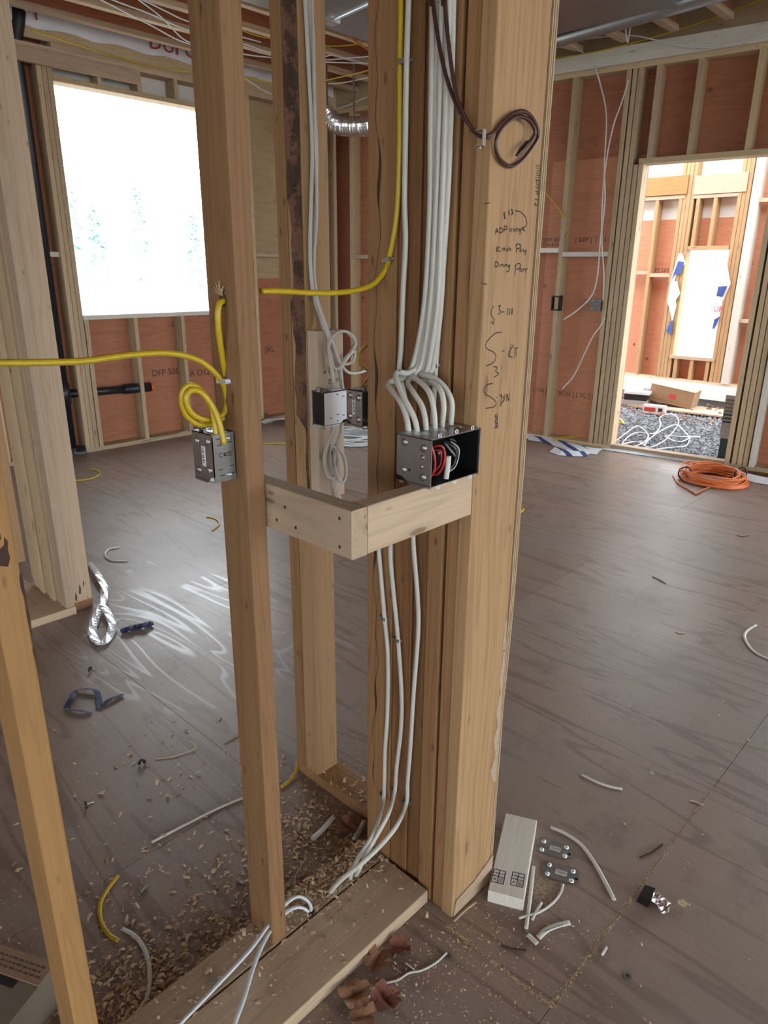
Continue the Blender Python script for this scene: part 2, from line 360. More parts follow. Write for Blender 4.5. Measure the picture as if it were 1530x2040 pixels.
# =================================================================== THE SETTING
# ---- floor: subfloor sheets with open joints
fl = link('floor', None, None, Matrix.Translation((0, 0, 0)), kind='structure', label='worn brown plywood subfloor with sawdust in its joints', category='floor')
JU = 1.094
def sheet(u0, u1, v0, v1):
    g = 0.0008
    MB().box((u0+g, v0+g, -0.019), (u1-g, v1-g, 0.0)).build('floor_sheet', 'floor', fl)
for v0, v1, off in ((-3.2, -1.935, 0.0), (-1.935, -0.715, 1.2), (-0.715, 0.505, 0.35)):
    us = [-3.2]; u = -3.2+off
    while u < 6.2:
        if u > -3.1: us.append(u)
        u += 2.44
    us.append(6.16)
    for a, b in zip(us, us[1:]): sheet(a, b, v0, v1)
for u0, u1, vs in ((-3.2, -1.346, (0.505, 2.94, 6.18)), (-1.346, -0.126, (0.505, 1.72, 4.16, 6.18)), (-0.126, JU, (0.505, 1.56, 4.0, 6.18)),
                   (JU, 2.314, (0.505, 2.945, 5.385, 6.18)), (2.314, 3.534, (0.505, 1.72, 4.16, 6.18)), (3.534, 4.754, (0.505, 2.945, 5.385, 6.18)), (4.754, 6.16, (0.505, 1.72, 4.16, 6.18))):
    for a, b in zip(vs, vs[1:]): sheet(u0, u1, a, b)
MB().box((-7.3, -7.3, -0.30), (6.10, 6.30, -0.0195)).build('floor_deck', 'veneer_dark', fl)

for a_ in (-7.25, -5.9, -4.55):
    sheet(a_, a_+1.35, -7.25, 6.18)
for a_ in (-3.2, -0.8, 1.6, 4.0): sheet(a_, min(a_+2.4, 6.16), -7.25, -3.2)
# ---- ceiling: joists with a deck above
ce = link('ceiling', None, None, kind='structure', label='open ceiling of wooden joists under a plywood deck', category='ceiling')
MB().box((-7.3, -7.3, 3.62), (6.75, 6.45, 3.64)).build('deck', 'osb', ce)
for i in range(33):
    v = 5.93 - i*0.40
    timber('joist_flange', 'x', (-7.2, v-0.032, 3.32), (6.05, v+0.032, 3.36), 'pale', ce)
    timber('joist_flange', 'x', (-7.2, v-0.032, 3.58), (6.05, v+0.032, 3.62), 'pale', ce)
    MB().box((-7.2, v-0.006, 3.36), (6.05, v+0.006, 3.58)).build('joist_web', 'red', ce)

# ---- window wall (runs along u at v = 6.18)
wa = link('wall_left', None, None, Matrix.Translation((0, 6.18, 0)), kind='structure', label='framed wall with a large window opening and red sheathing', category='wall')
def wbox(name, parent, lo, hi, mat): return MB().box(lo, hi).build(name, mat, parent)
WL, WR, WZ0, WZ1 = 2.74, 4.42, 1.19, 2.95
D6 = 0.14
for u in (2.62, 2.66, 2.70): timber('stud', 'z', (u, 0, 0.038), (u+0.038, D6, 3.05), 'wall', wa)
for u in (4.42, 4.462, 4.56): timber('stud', 'z', (u, 0, 0.038), (u+0.038, D6, 3.14), 'wall', wa)
for u in (2.745, 3.20, 3.68, 4.13): timber('cripple_stud', 'z', (u, 0, 0.038), (u+0.038, D6, WZ0-0.038), 'wall', wa)
for u in (2.40, 1.94, 1.48, 1.02, 0.56, 0.10, -0.36, -0.82, -1.28, -1.74, -2.2, -2.66, -3.12): timber('stud', 'z', (u, 0, 0.038), (u+0.038, D6, 3.14), 'wall', wa)
for u in (5.02, 5.56, 5.68): timber('stud', 'z', (u, 0, 0.038), (u+0.038, D6, 3.14), 'wall', wa)
for u in (3.10, 3.45, 3.80, 4.15): timber('cripple_stud', 'z', (u, 0.0, WZ1+0.038), (u+0.038, D6, 3.14), 'wall', wa)
timber('sill_plate', 'x', (WL, -0.004, WZ0-0.038), (WR, D6, WZ0), 'white', wa)
timber('window_header', 'x', (WL, 0, WZ1), (WR, D6, WZ1+0.038), 'wall', wa)
timber('bottom_plate', 'x', (-3.3, 0, 0), (5.72, D6, 0.038), 'wall', wa)
timber('top_plate', 'x', (-3.3, -0.004, 3.14), (5.75, D6, 3.178), 'pale', wa)
timber('top_plate', 'x', (2.75, -0.006, 3.178), (5.75, D6, 3.216), 'pale', wa)
timber('top_plate', 'x', (-3.3, -0.006, 3.178), (2.36, D6, 3.216), 'pale', wa)
timber('nailer', 'x', (2.2, -0.045, 3.035), (3.44, -0.006, 3.135), 'pale', wa)
timber('rim_board', 'x', (-3.3, 0.02, 3.216), (5.75, 0.06, 3.60), 'wall', wa)
# house wrap over the rim board, with its red lettering
wr = MB(); N = 60
vs = []
for i in range(N+1):
    u = 1.9 + 3.8*i/N
    vs += [(u, 0.012+0.006*math.sin(i*1.7), 3.295+0.010*math.sin(i*0.9)), (u, 0.010, 3.45+0.004*math.sin(i*1.3))]
wr.add(vs, [(2*i, 2*i+2, 2*i+3, 2*i+1) for i in range(N)])
wr.add([(x, y+0.003, z) for x, y, z in vs], [(2*i, 2*i+1, 2*i+3, 2*i+2) for i in range(N)])
wrap_o = wr.build('house_wrap', 'wrap_plain', wa)
for txt, u, sz in (("'DUPONT", 3.93, 0.17), ("TM", 2.58, 0.16), ("TYVEK", 5.2, 0.12)):
    stamp(txt, sz, (u, 0.002, 3.385), (1, 0, 0), (0, 0, 1), wrap_o, 'redprint', 'lettering')
# sheathing panels outside the studs
def shpanel(p, s0, s1, z0, z1, mat='red', y=D6): wbox('sheathing_panel', p, (s0, y, z0), (s1, y+0.012, z1), mat)
for a, b in ((-7.3, -5.7), (-5.7, -3.3), (-3.3, -0.9), (-0.9, 1.5), (1.5, WL)):
    shpanel(wa, a, b, -0.3, 1.19); shpanel(wa, a, b, 1.19, 2.41); shpanel(wa, a, b, 2.41, 3.65)
shpanel(wa, WL, 3.95, -0.3, WZ0-0.03); shpanel(wa, 3.95, WR, -0.3, WZ0-0.03)
shpanel(wa, WL, WR, WZ1+0.02, 3.65, 'grey_panel')
shpanel(wa, WR, 5.0, -0.3, 1.49); shpanel(wa, WR, 5.0, 1.49, 2.7, 'osb'); shpanel(wa, WR, 5.0, 2.7, 3.65, 'osb')
shpanel(wa, 5.0, 5.86, -0.3, 1.22); shpanel(wa, 5.0, 5.86, 1.22, 2.44); shpanel(wa, 5.0, 5.86, 2.44, 3.65)
timber('blocking', 'x', (4.602, 0.0, 1.70), (5.02, 0.09, 1.738), 'pale', wa)
timber('blocking', 'x', (5.06, 0.0, 1.74), (5.56, 0.09, 1.778), 'pale', wa)
timber('blocking', 'x', (2.44, 0.03, 1.66), (2.62, 0.12, 1.70), 'white', wa)
for u, z, t in ((4.82, 0.75, 'JXL'), (3.55, 0.62, 'DFP 500'), (3.9, 0.58, 'CSA O121'), (5.40, 1.86, 'DFP')):
    stamp(t, 0.085, (u, D6-0.001, z), (1, 0, 0), (0, 0, 1), wa, 'ink')

# ---- door wall (from the room's corner to beyond the frame)
rotB = math.atan2(WBD.y, WBD.x)
wb = link('wall_back', None, None, Matrix.Translation(WBA) @ Matrix.Rotation(rotB, 4, 'Z'), kind='structure', label='framed wall with a rough door opening and red sheathing', category='wall')
DL, DR, DZ = 0.885, 1.872, 2.43
T6 = 0.14
for s in (-2.25, -1.80, -1.35, -0.9, -0.45, -0.02+0.22): timber('stud', 'z', (s, 0, 0.038), (s+0.042, T6, 3.14), 'wall', wb)
for s, d in ((0.662, 0.0), (0.712, 0.004), (0.757, 0.0), (0.802, 0.002), (0.846, 0.0)): timber('stud', 'z', (s, d, 0.038), (s+0.038, T6, 3.14 if s < 0.8 else DZ), 'wall', wb)
for s, d in ((1.872, 0.0), (1.926, 0.006), (1.970, 0.0), (2.014, 0.003)): timber('stud', 'z', (s, d, 0.0), (s+0.038, T6, 3.14 if s > 1.95 else DZ), 'wall', wb)
timber('stud', 'z', (2.064, -0.02, 0.038), (2.102, T6, 3.14), 'white', wb)
for s in (2.55, 3.0, 4.9, 5.4, 5.9, 6.4, 6.9): timber('stud', 'z', (s, 0, 0.038), (s+0.038, T6, 3.14), 'wall', wb)
timber('door_header', 'x', (0.846, -0.012, DZ), (2.0, T6, DZ+0.042), 'wall', wb)
for s in (1.215, 1.64): timber('cripple_stud', 'z', (s, 0, DZ+0.042), (s+0.042, T6, 3.14), 'wall', wb)
timber('cripple_stud', 'z', (0.90, 0.004, DZ+0.042), (0.942, T6, 3.14), 'pale', wb)
timber('bottom_plate', 'x', (-2.45, 0, 0), (0.885, T6, 0.038), 'wall', wb)
timber('bottom_plate', 'x', (1.91, 0, 0), (3.1, T6, 0.038), 'wall', wb)
timber('bottom_plate', 'x', (4.9, 0, 0), (7.2, T6, 0.038), 'wall', wb)
timber('top_plate', 'x', (-2.45, 0, 3.14), (7.2, T6, 3.18), 'wall', wb)
timber('ledger_board', 'x', (-0.6, -0.05, 3.175), (7.0, -0.004, 3.30), 'white', wb)
timber('top_plate', 'x', (-2.45, 0, 3.18), (7.2, T6, 3.22), 'wall', wb)
timber('rim_board', 'x', (-2.45, 0.02, 3.22), (7.2, 0.06, 3.62), 'wall', wb)
timber('blocking', 'x', (-0.41, 0.0, 1.745), (0.20, 0.09, 1.785), 'white', wb)
timber('blocking', 'x', (0.242, 0.0, 1.71), (0.662, 0.09, 1.75), 'white', wb)
timber('blocking', 'x', (-2.21, 0.0, 1.70), (-1.8, 0.09, 1.74), 'pale', wb)
timber('door_sill', 'x', (0.89, 0.0, 0.0), (1.87, 0.09, 0.05), 'dusty', wb)
for a, b in ((-2.72, -1.2), (-1.2, 0.02), (0.02, DL)):
    shpanel(wb, a, b, -0.3, 1.30, 'red_bright' if a > -1 else 'red', T6); shpanel(wb, a, b, 1.30, 2.52, 'red_bright' if a > -1 else 'red', T6); shpanel(wb, a, b, 2.52, 3.65, 'red', T6)
shpanel(wb, DL, DR, DZ+0.02, 2.80, 'red', T6); shpanel(wb, DL, DR, 2.80, 3.65, 'red', T6)
for a, b in ((DR, 3.1), (4.9, 7.2), (7.2, 11.2)): shpanel(wb, a, b, -0.3, 1.22, 'red', T6); shpanel(wb, a, b, 1.22, 2.8, 'red', T6); shpanel(wb, a, b, 2.8, 3.65, 'red', T6)
shpanel(wb, 3.1, 4.9, 2.5, 3.65, 'red', T6)  # unseen opening left below this panel, added to light the floor and post
def wb_stamp(txt, px, py, size, mat='ink_faint', off=T6-0.001):
    p = wbl(px, py, off); stamp(txt, size, p, (1, 0, 0), (0, 0, 1), wb, mat)
for txt, px, py, sz in (('DFP 500', 1100, 478, 0.05), ('CSA 0121', 1098, 488, 0.04), ('[ DFP ]  [ 6.3 ]', 1180, 478, 0.055), ('[ BCO ] [ SC ] [ 8 ]', 1152, 787, 0.06), ('[ 500 ]', 1076, 777, 0.055), ('| | |', 1087, 783, 0.05)): wb_stamp(txt, px, py, sz)

# ---- rear of the house, behind the photographer: plain walls with openings added to let in light
wc = link('wall_right', None, None, kind='structure', label='unseen framed wall opposite the window wall, its wide openings added for light', category='wall')
for (u0, u1, z0, z1) in ((-7.3, 7.5, 0, 0.4), (-7.3, 7.5, 3.0, 3.65), (-7.3, -6.0, 0.4, 3.0), (-2.5, -2.1, 0.4, 3.0), (2.1, 2.5, 0.4, 3.0), (6.6, 7.5, 0.4, 3.0)):
    wbox('sheathing_panel', wc, (u0, -7.3, z0), (u1, -7.2, z1), 'osb')
wd = link('wall_front', None, None, kind='structure', label='unseen framed wall facing the door wall, its wide openings added for light', category='wall')
for (v0, v1, z0, z1) in ((-7.2, 6.3, 0, 0.8), (-7.2, 6.3, 2.6, 3.65), (-7.2, -5.6, 0.8, 2.6), (-3.2, -1.6, 0.8, 2.6), (0.8, 2.4, 0.8, 2.6), (5.2, 6.3, 0.8, 2.6)):
    wbox('sheathing_panel', wd, (-7.3, v0, z0), (-7.2, v1, z1), 'osb')

# ---- outdoors
gr = MB().add([(-60, -60, -0.62), (90, -60, -0.62), (90, 90, -0.62), (-60, 90, -0.62)], [(0, 1, 2, 3)]).build('ground', 'ground', None, kind='structure', label='pale ground outside the house', category='ground')

# =================================================================== FOREGROUND FRAMING
TOP = 3.14
S1 = timber('wall_stud', 'z', (0.735, 1.050, 0.0405), (0.776, 1.139, TOP), 'fir')
tag(S1, 'tan wooden stud carrying the yellow-cabled metal box, standing on the sawdust-strewn plate', 'stud')
holeb = MB()
for u, v, z, n in ((0.7348, 1.091, 1.520, -1), ):
    holeb.tube([(u, v, z), (u+0.0004, v, z)], 0.0115, sides=14)
hole = holeb.build('drilled_hole', 'bark', None); hole.parent = S1; hole.matrix_parent_inverse = S1.matrix_basis.inverted()
spl = MB()
for i in range(9):
    a = -0.5+i*0.42; r = 0.02+0.015*random.random(); c = Vector((0.7345, 1.091, 1.527))
    e = c + Vector((-0.012*random.random()-0.003, math.cos(a)*r*0.9, abs(math.sin(a))*r+0.004))
    spl.tube([c, (c+e)/2+Vector((-0.003, 0, 0.002)), e], 0.0012, 0.0006, 4, taper=[1, 1, 0.2])
o = spl.build('splinter', 'chip', None, kind='stuff'); o.parent = S1; o.matrix_parent_inverse = S1.matrix_basis.inverted()
S0 = timber('wall_stud', 'z', (0.281, 1.050, 0.0405), (0.323, 1.139, TOP), 'gold')
tag(S0, 'golden wooden stud with a dark knot hole beside the grey carton', 'stud')
kc = on_v(8, 1102, 1.0495)
def blot(name, pts): inw(MB().prism([(kc.x+a*0.001, 1.0494, kc.z+b*0.001) for a, b in pts], (0, 0.001, 0)).build(name, 'bark'), S0)
blot('knot', [(-8, -18), (2, -22), (7, -10), (6, 4), (8, 16), (4, 24), (2, 12), (-4, 8), (-9, 12)])
blot('knot', [(-6, 20), (0, 22), (-2, 60), (-7, 42)]); blot('bark_streak', [(15, -40), (19, -36), (19, -75), (20, -120), (18, -150), (16, -110), (17, -80), (14, -60)])
blot('bark_streak', [(16, -165), (19, -160), (19, -190), (17, -185)])

# bottom plates and the loose wide board beside them
timber('bottom_plate', 'x', (-0.6, 1.048, 0.001), (1.117, 1.139, 0.040), 'dusty', None, label='dusty bottom plate under the tan studs, drilled for white cables', category='plate')
timber('loose_board', 'x', (-0.5, 0.886, 0.001), (1.112, 1.043, 0.040), 'dusty', None, label='wide loose board lying alongside the drilled bottom plate', category='board')
timber('top_plate', 'x', (-0.6, 1.048, TOP+0.001), (1.117, 1.139, TOP+0.04), 'wall', None, label='top plate over the tan studs', category='plate')
timber('bottom_plate', 'y', (1.207, 1.142, 0.001), (1.297, 1.532, 0.040), 'fir', None, label='short bottom plate between the post and the doubled stud', category='plate')
# doubled stud with a flat backing block
S2 = thing('doubled_stud', 'doubled wooden stud, one ply bark-stained and printed, carrying a block and metal box', 'stud', (1.2525, 1.47, 0.0405))
inw(timber('ply', 'z', (1.207, 1.425, 0.0405), (1.289, 1.486, TOP), 'fir_light'), S2)
inw(timber('ply', 'z', (1.207, 1.4885, 0.0405), (1.289, 1.530, TOP), 'fir'), S2)
wn = MB(); vs = []
for i in range(61):                            # bark wane with mill print on the inner ply's edge
    z = 0.95+i*0.036; a = 1.4275+0.003*random.random(); b = 1.4845-0.016*random.random()*(1 if z < 1.75 else 0.15)
    if z < 1.2: b = 1.436+0.01*random.random()
    vs += [(1.2062, a, z), (1.2062, b, z)]
wn.add(vs+[(1.2085, y, z) for _, y, z in vs], [(2*i, 2*i+2, 2*i+3, 2*i+1) for i in range(60)]+[(122+2*i, 122+2*i+1, 122+2*i+3, 122+2*i+2) for i in range(60)])
bk = inw(wn.build('bark_wane', 'stained'), S2)
for txt, z, sz in (('KD 19', 2.32, 0.024), ('S-P-F', 2.02, 0.026), ('HT', 1.94, 0.026), ('No 2', 1.86, 0.028), ('38', 1.76, 0.024)):
    inw(stamp(txt, sz, (1.2058, 1.446, z), (0, 0, 1), (0, 1, 0), None, 'ink'), bk) if 0 else inw(stamp(txt, sz, (1.2058, 1.456, z), (0, 0, -1), (0, -1, 0), None, 'ink'), S2)
BB = timber('backing_block', 'z', (1.207, 1.386, 0.975), (1.299, 1.424, 1.425), 'block')
tag(BB, 'pale flat backing block with a grade stamp, nailed to the doubled stud behind its box', 'block')
for txt, dz, sz in (('MILL  A.B.S. 56', 0.345, 0.011), ('o   2', 0.320, 0.02), ('S-DRY\nSPF', 0.297, 0.009)):
    inw(stamp(txt, sz, (1.262, 1.3857, 0.975+dz), (-1, 0, 0), (0, 0, -1), None, 'ink'), BB)
# built-up post
PT = thing('built_up_post', 'thick post of stacked studs with marker handwriting on its wide face', 'post', (1.20, 0.96, 0.0))
PL = ((0.812, 0.8465, 'fir_light', 0.0), (0.848, 0.8795, 'fir', 0.004), (0.8875, 0.930, 'fir', 0.002), (0.932, 0.9715, 'fir_dark', 0.005), (0.974, 1.0315, 'fir_dark', 0.002), (1.0335, 1.118, 'fir', 0.0))
plies = [inw(timber('ply', 'z', (1.12+d, a, 0.0005), (1.283, b, TOP), m), PT) for a, b, m, d in PL]
ws = MB(); vs = []
for i in range(121):                           # crack-like bark seam down the widest ply
    z = 0.25+i*0.0175; c = 1.088+0.006*math.sin(i*0.21)+0.004*math.sin(i*0.77); w = 0.0006+0.004*max(0, math.sin(i*0.13)*math.sin(i*0.41+1))
    vs += [(1.1193, c-w, z), (1.1193, c+w, z)]
ws.add(vs, [(2*i, 2*i+2, 2*i+3, 2*i+1) for i in range(120)])
ws.add([(x+0.001, y, z) for x, y, z in vs], [(2*i, 2*i+1, 2*i+3, 2*i+2) for i in range(120)])
inw(ws.build('bark_seam', 'bark'), PT)
# plywood sheet on the post's far side, its veneers showing on the edge
ps = MB(); PW = inw(link('plywood_sheet', None, None, Matrix.Translation((1.295, 0.81, 0))), PT)
for k in range(5):
    vsn = []
    for i in range(41):
        z = 0.003+i*3.1/40; bend = 0.012*max(0, min(1, (z-0.55)/0.25)); wob = 0.0007*math.sin(i*1.9+k)
        u = 1.2845+bend+k*0.0034+wob
        vsn += [(u, 0.8165-0.0005*(k % 2), z), (u+0.0031, 0.8165-0.0005*(k % 2), z), (u+0.0031, 1.16, z), (u, 1.16, z)]
    m = MB().add(vsn, [(4*i+j, 4*i+(j+1) % 4, 4*i+4+(j+1) % 4, 4*i+4+j) for i in range(40) for j in range(4)]+[(0, 3, 2, 1), (160, 161, 162, 163)])
    vo_ = m.build('veneer', 'veneer' if k % 2 == 0 else 'veneer_dark'); vo_.parent = PW; vo_.matrix_parent_inverse = (PT.matrix_basis @ PT.matrix_basis.inverted() @ PW.matrix_basis).inverted()
# pale torn edge low on the wide face
tp = MB(); vs = []
for i in range(30):
    z = 0.33+i*0.016; w = 0.004+0.022*abs(math.sin(i*0.55))*(1-i/34)+0.004*random.random()
    vs += [(1.2815, 0.8113, z), (1.2815-w, 0.8113, z)]
tp.add(vs, [(2*i, 2*i+1, 2*i+3, 2*i+2) for i in range(29)]).add([(x, y+0.001, z) for x, y, z in vs], [(2*i, 2*i+2, 2*i+3, 2*i+1) for i in range(29)])
inw(tp.build('torn_edge', 'pale'), PT); tp = MB(); tp.prism([(1.125, 0.8085, 0.002), (1.29, 0.8085, 0.002), (1.292, 0.8085, 0.085), (1.21, 0.8085, 0.055), (1.135, 0.8085, 0.048)], (0, 0.0025, 0))
inw(tp.build('torn_edge', 'pale'), PT)
# handwriting: strokes measured on the wide face (crop of the photograph's post, 4.08 times enlarged)
HW = [[(268,178),(258,188),(270,202),(262,222),(274,222),(260,200),(270,184),(266,178)], [(305,160),(297,175),(308,185),(300,200)], [(318,152),(332,158),(325,172),(338,180),(322,195)],
 [(352,162),(395,172),(435,215),(445,262),(432,295),(408,300)], [(192,355),(203,305),(212,345)], [(190,335),(214,328)], [(225,345),(228,300),(248,312),(246,335),(225,345)], [(262,340),(264,290),(285,292),(284,312),(264,316)],
 [(310,300),(310,335)], [(325,305),(325,335)], [(338,305),(345,330),(352,308)], [(360,335),(360,308),(372,308),(374,332)], [(395,308),(382,315),(388,328),(397,315),(396,345),(385,350)], [(412,300),(418,325)], [(400,310),(420,312),(432,330)],
 [(203,452),(200,500)], [(228,455),(202,478),(232,495)], [(246,465),(246,490)], [(262,458),(262,490)], [(254,472),(272,470)], [(292,470),(280,478),(284,490),(295,485)], [(302,452),(302,488)], [(302,475),(314,470),(318,488)],
 [(365,428),(362,505)], [(355,450),(370,430),(398,445),(392,465),(365,472)], [(398,475),(388,485),(398,495),(406,482),(398,475)], [(420,468),(418,495),(432,488)], [(445,485),(432,490),(440,505),(428,520)],
 [(192,575),(190,618),(215,605),(212,585),(192,575)], [(228,598),(226,618)], [(238,618),(240,598),(252,602),(252,618)], [(262,598),(262,618)], [(272,618),(274,600),(286,605),(286,618)], [(306,600),(294,610),(302,620),(308,605),(304,645),(282,660)],
 [(360,600),(348,685)], [(350,610),(375,590),(398,600),(388,628),(362,640)], [(395,630),(388,645),(398,655),(408,640),(395,630)], [(416,658),(420,635),(430,640)], [(436,640),(440,670)], [(430,640),(452,632)],
 [(176,935),(155,985),(165,1020),(180,1045),(172,1085),(162,1060)], [(212,940),(232,930),(222,962),(238,985),(212,1005)], [(246,985),(262,982)], [(288,950),(288,1010)], [(306,955),(306,1010)], [(318,955),(326,1005),(334,950)],
 [(243,1148),(190,1160),(140,1205),(112,1250),(128,1285),(175,1310),(196,1345),(175,1395),(115,1425)], [(245,1302),(264,1300)], [(318,1245),(306,1355)], [(340,1250),(296,1330),(330,1355)], [(352,1280),(348,1360)], [(345,1280),(376,1275)], [(362,1290),(360,1340)],
 [(176,1428),(208,1435),(192,1465),(215,1480),(212,1495),(180,1515)],
 [(173,1565),(130,1575),(98,1610),(110,1650),(160,1680),(198,1720),(180,1755),(115,1768)], [(202,1678),(206,1682)], [(240,1648),(235,1752)], [(225,1655),(262,1690),(232,1740)], [(272,1650),(258,1715)], [(282,1710),(284,1650),(300,1705),(304,1645)],
 [(192,1815),(198,1925)], [(205,1812),(210,1920)], [(188,1830),(210,1850),(188,1875),(212,1900),(185,1925)], [(182,1925),(210,1922)],
 [(105,105),(145,97)], [(120,760),(80,752)]]
hw = MB()
for stv in HW:
    pts = [on_v(940+x*0.2453, 380+y*0.2453, 0.8117) for x, y in stv]
    if len(pts) > 2: pts = smooth_path(pts, 4)
    hw.tube(pts, 0.0011, 0.0004, 5, up=(0, -1, 0))
o = hw.build('handwriting', 'ink'); o.parent = plies[0]; o.matrix_parent_inverse = (plies[0].matrix_parent_inverse and (PT.matrix_basis @ plies[0].matrix_parent_inverse @ plies[0].matrix_basis)).inverted()
o['label'] = 'black marker handwriting'; o['kind'] = 'stuff'
# mill print on the plywood edge near the top of the post
for txt, py in (('||I|I||', 345), ('DFP 12', 385)):
    p = on_v(1074, py, 0.8115); inw(stamp(txt, 0.016, (1.276, 0.8116, p.z), (0, 0, -1), (1, 0, 0), None, 'ink'), PT)
# two blocks that carry the three-gang box
B1 = timber('blocking', 'y', (0.7785, 0.815, 1.095), (0.8165, 1.139, 1.185), 'pale'); tag(B1, 'pale block nailed to the side of the tan stud, its end grain showing', 'block')
B2 = timber('blocking', 'x', (0.818, 0.815, 1.095), (1.1190, 0.853, 1.185), 'pale'); tag(B2, 'pale block from the end-grain block to the post, under the three-gang box', 'block')
for root, pts in ((B1, [(0.7783, 0.995, 1.150), (0.7783, 0.845, 1.165), (0.7783, 0.845, 1.112), (0.7783, 0.965, 1.117), (0.7783, 1.022, 1.118)]),):
    for p in pts: inw(MB().dome(p, (-1, 0, 0), 0.0034, 0.0008).build('nail_head', 'bark'), root)

# ---- stud cluster and plates at the far left
W3 = thing('stud_cluster', 'cluster of upright studs standing on plates beside the window wall', 'stud cluster', (1.15, 3.22, 0.0))
inw(timber('stud', 'z', (1.188, 3.185, 0.002), (1.282, 3.223, TOP), 'pale'), W3)
inw(timber('stud', 'z', (1.146, 3.163, 0.0405), (1.186, 3.235, TOP), 'pale'), W3)
for u, v0, v1 in ((1.152, 3.238, 3.276), (1.140, 3.285, 3.345), (1.150, 3.35, 3.40), (1.140, 3.405, 3.46), (1.146, 3.465, 3.56)):
    inw(timber('stud', 'z', (u, v0, 0.0405), (1.186, v1, TOP), 'wall'), W3)
inw(timber('stud', 'z', (1.10, 3.90, 0.0405), (1.238, 3.94, TOP), 'fir_light'), W3)
inw(timber('bottom_plate', 'x', (0.70, 3.155, 0.001), (1.187, 3.300, 0.040), 'pale'), W3)
inw(timber('bottom_plate', 'y', (0.985, 3.302, 0.001), (1.138, 4.6, 0.040), 'dusty'), W3)
inw(timber('bottom_plate', 'y', (1.1385, 3.302, 0.001), (1.187, 3.58, 0.040), 'dusty'), W3)
inw(MB().box((1.1885, 3.1843, 0.002), (1.2815, 3.186, 0.045)).build('damp_foot', 'leaf'), W3)
inw(MB().prism([(1.20, 3.1846, 0.06), (1.206, 3.1846, 0.10), (1.211, 3.1846, 0.075), (1.207, 3.1846, 0.05)], (0, 0.001, 0)).build('mould_spot', 'bark'), W3)
inw(MB().prism([(1.222, 3.1846, 0.085), (1.229, 3.1846, 0.135), (1.234, 3.1846, 0.11), (1.230, 3.1846, 0.08)], (0, 0.001, 0)).build('mould_spot', 'bark'), W3)
inw(MB().prism([(1.245, 3.1846, 0.11), (1.250, 3.1846, 0.15), (1.254, 3.1846, 0.13)], (0, 0.001, 0)).build('mould_spot', 'bark'), W3)

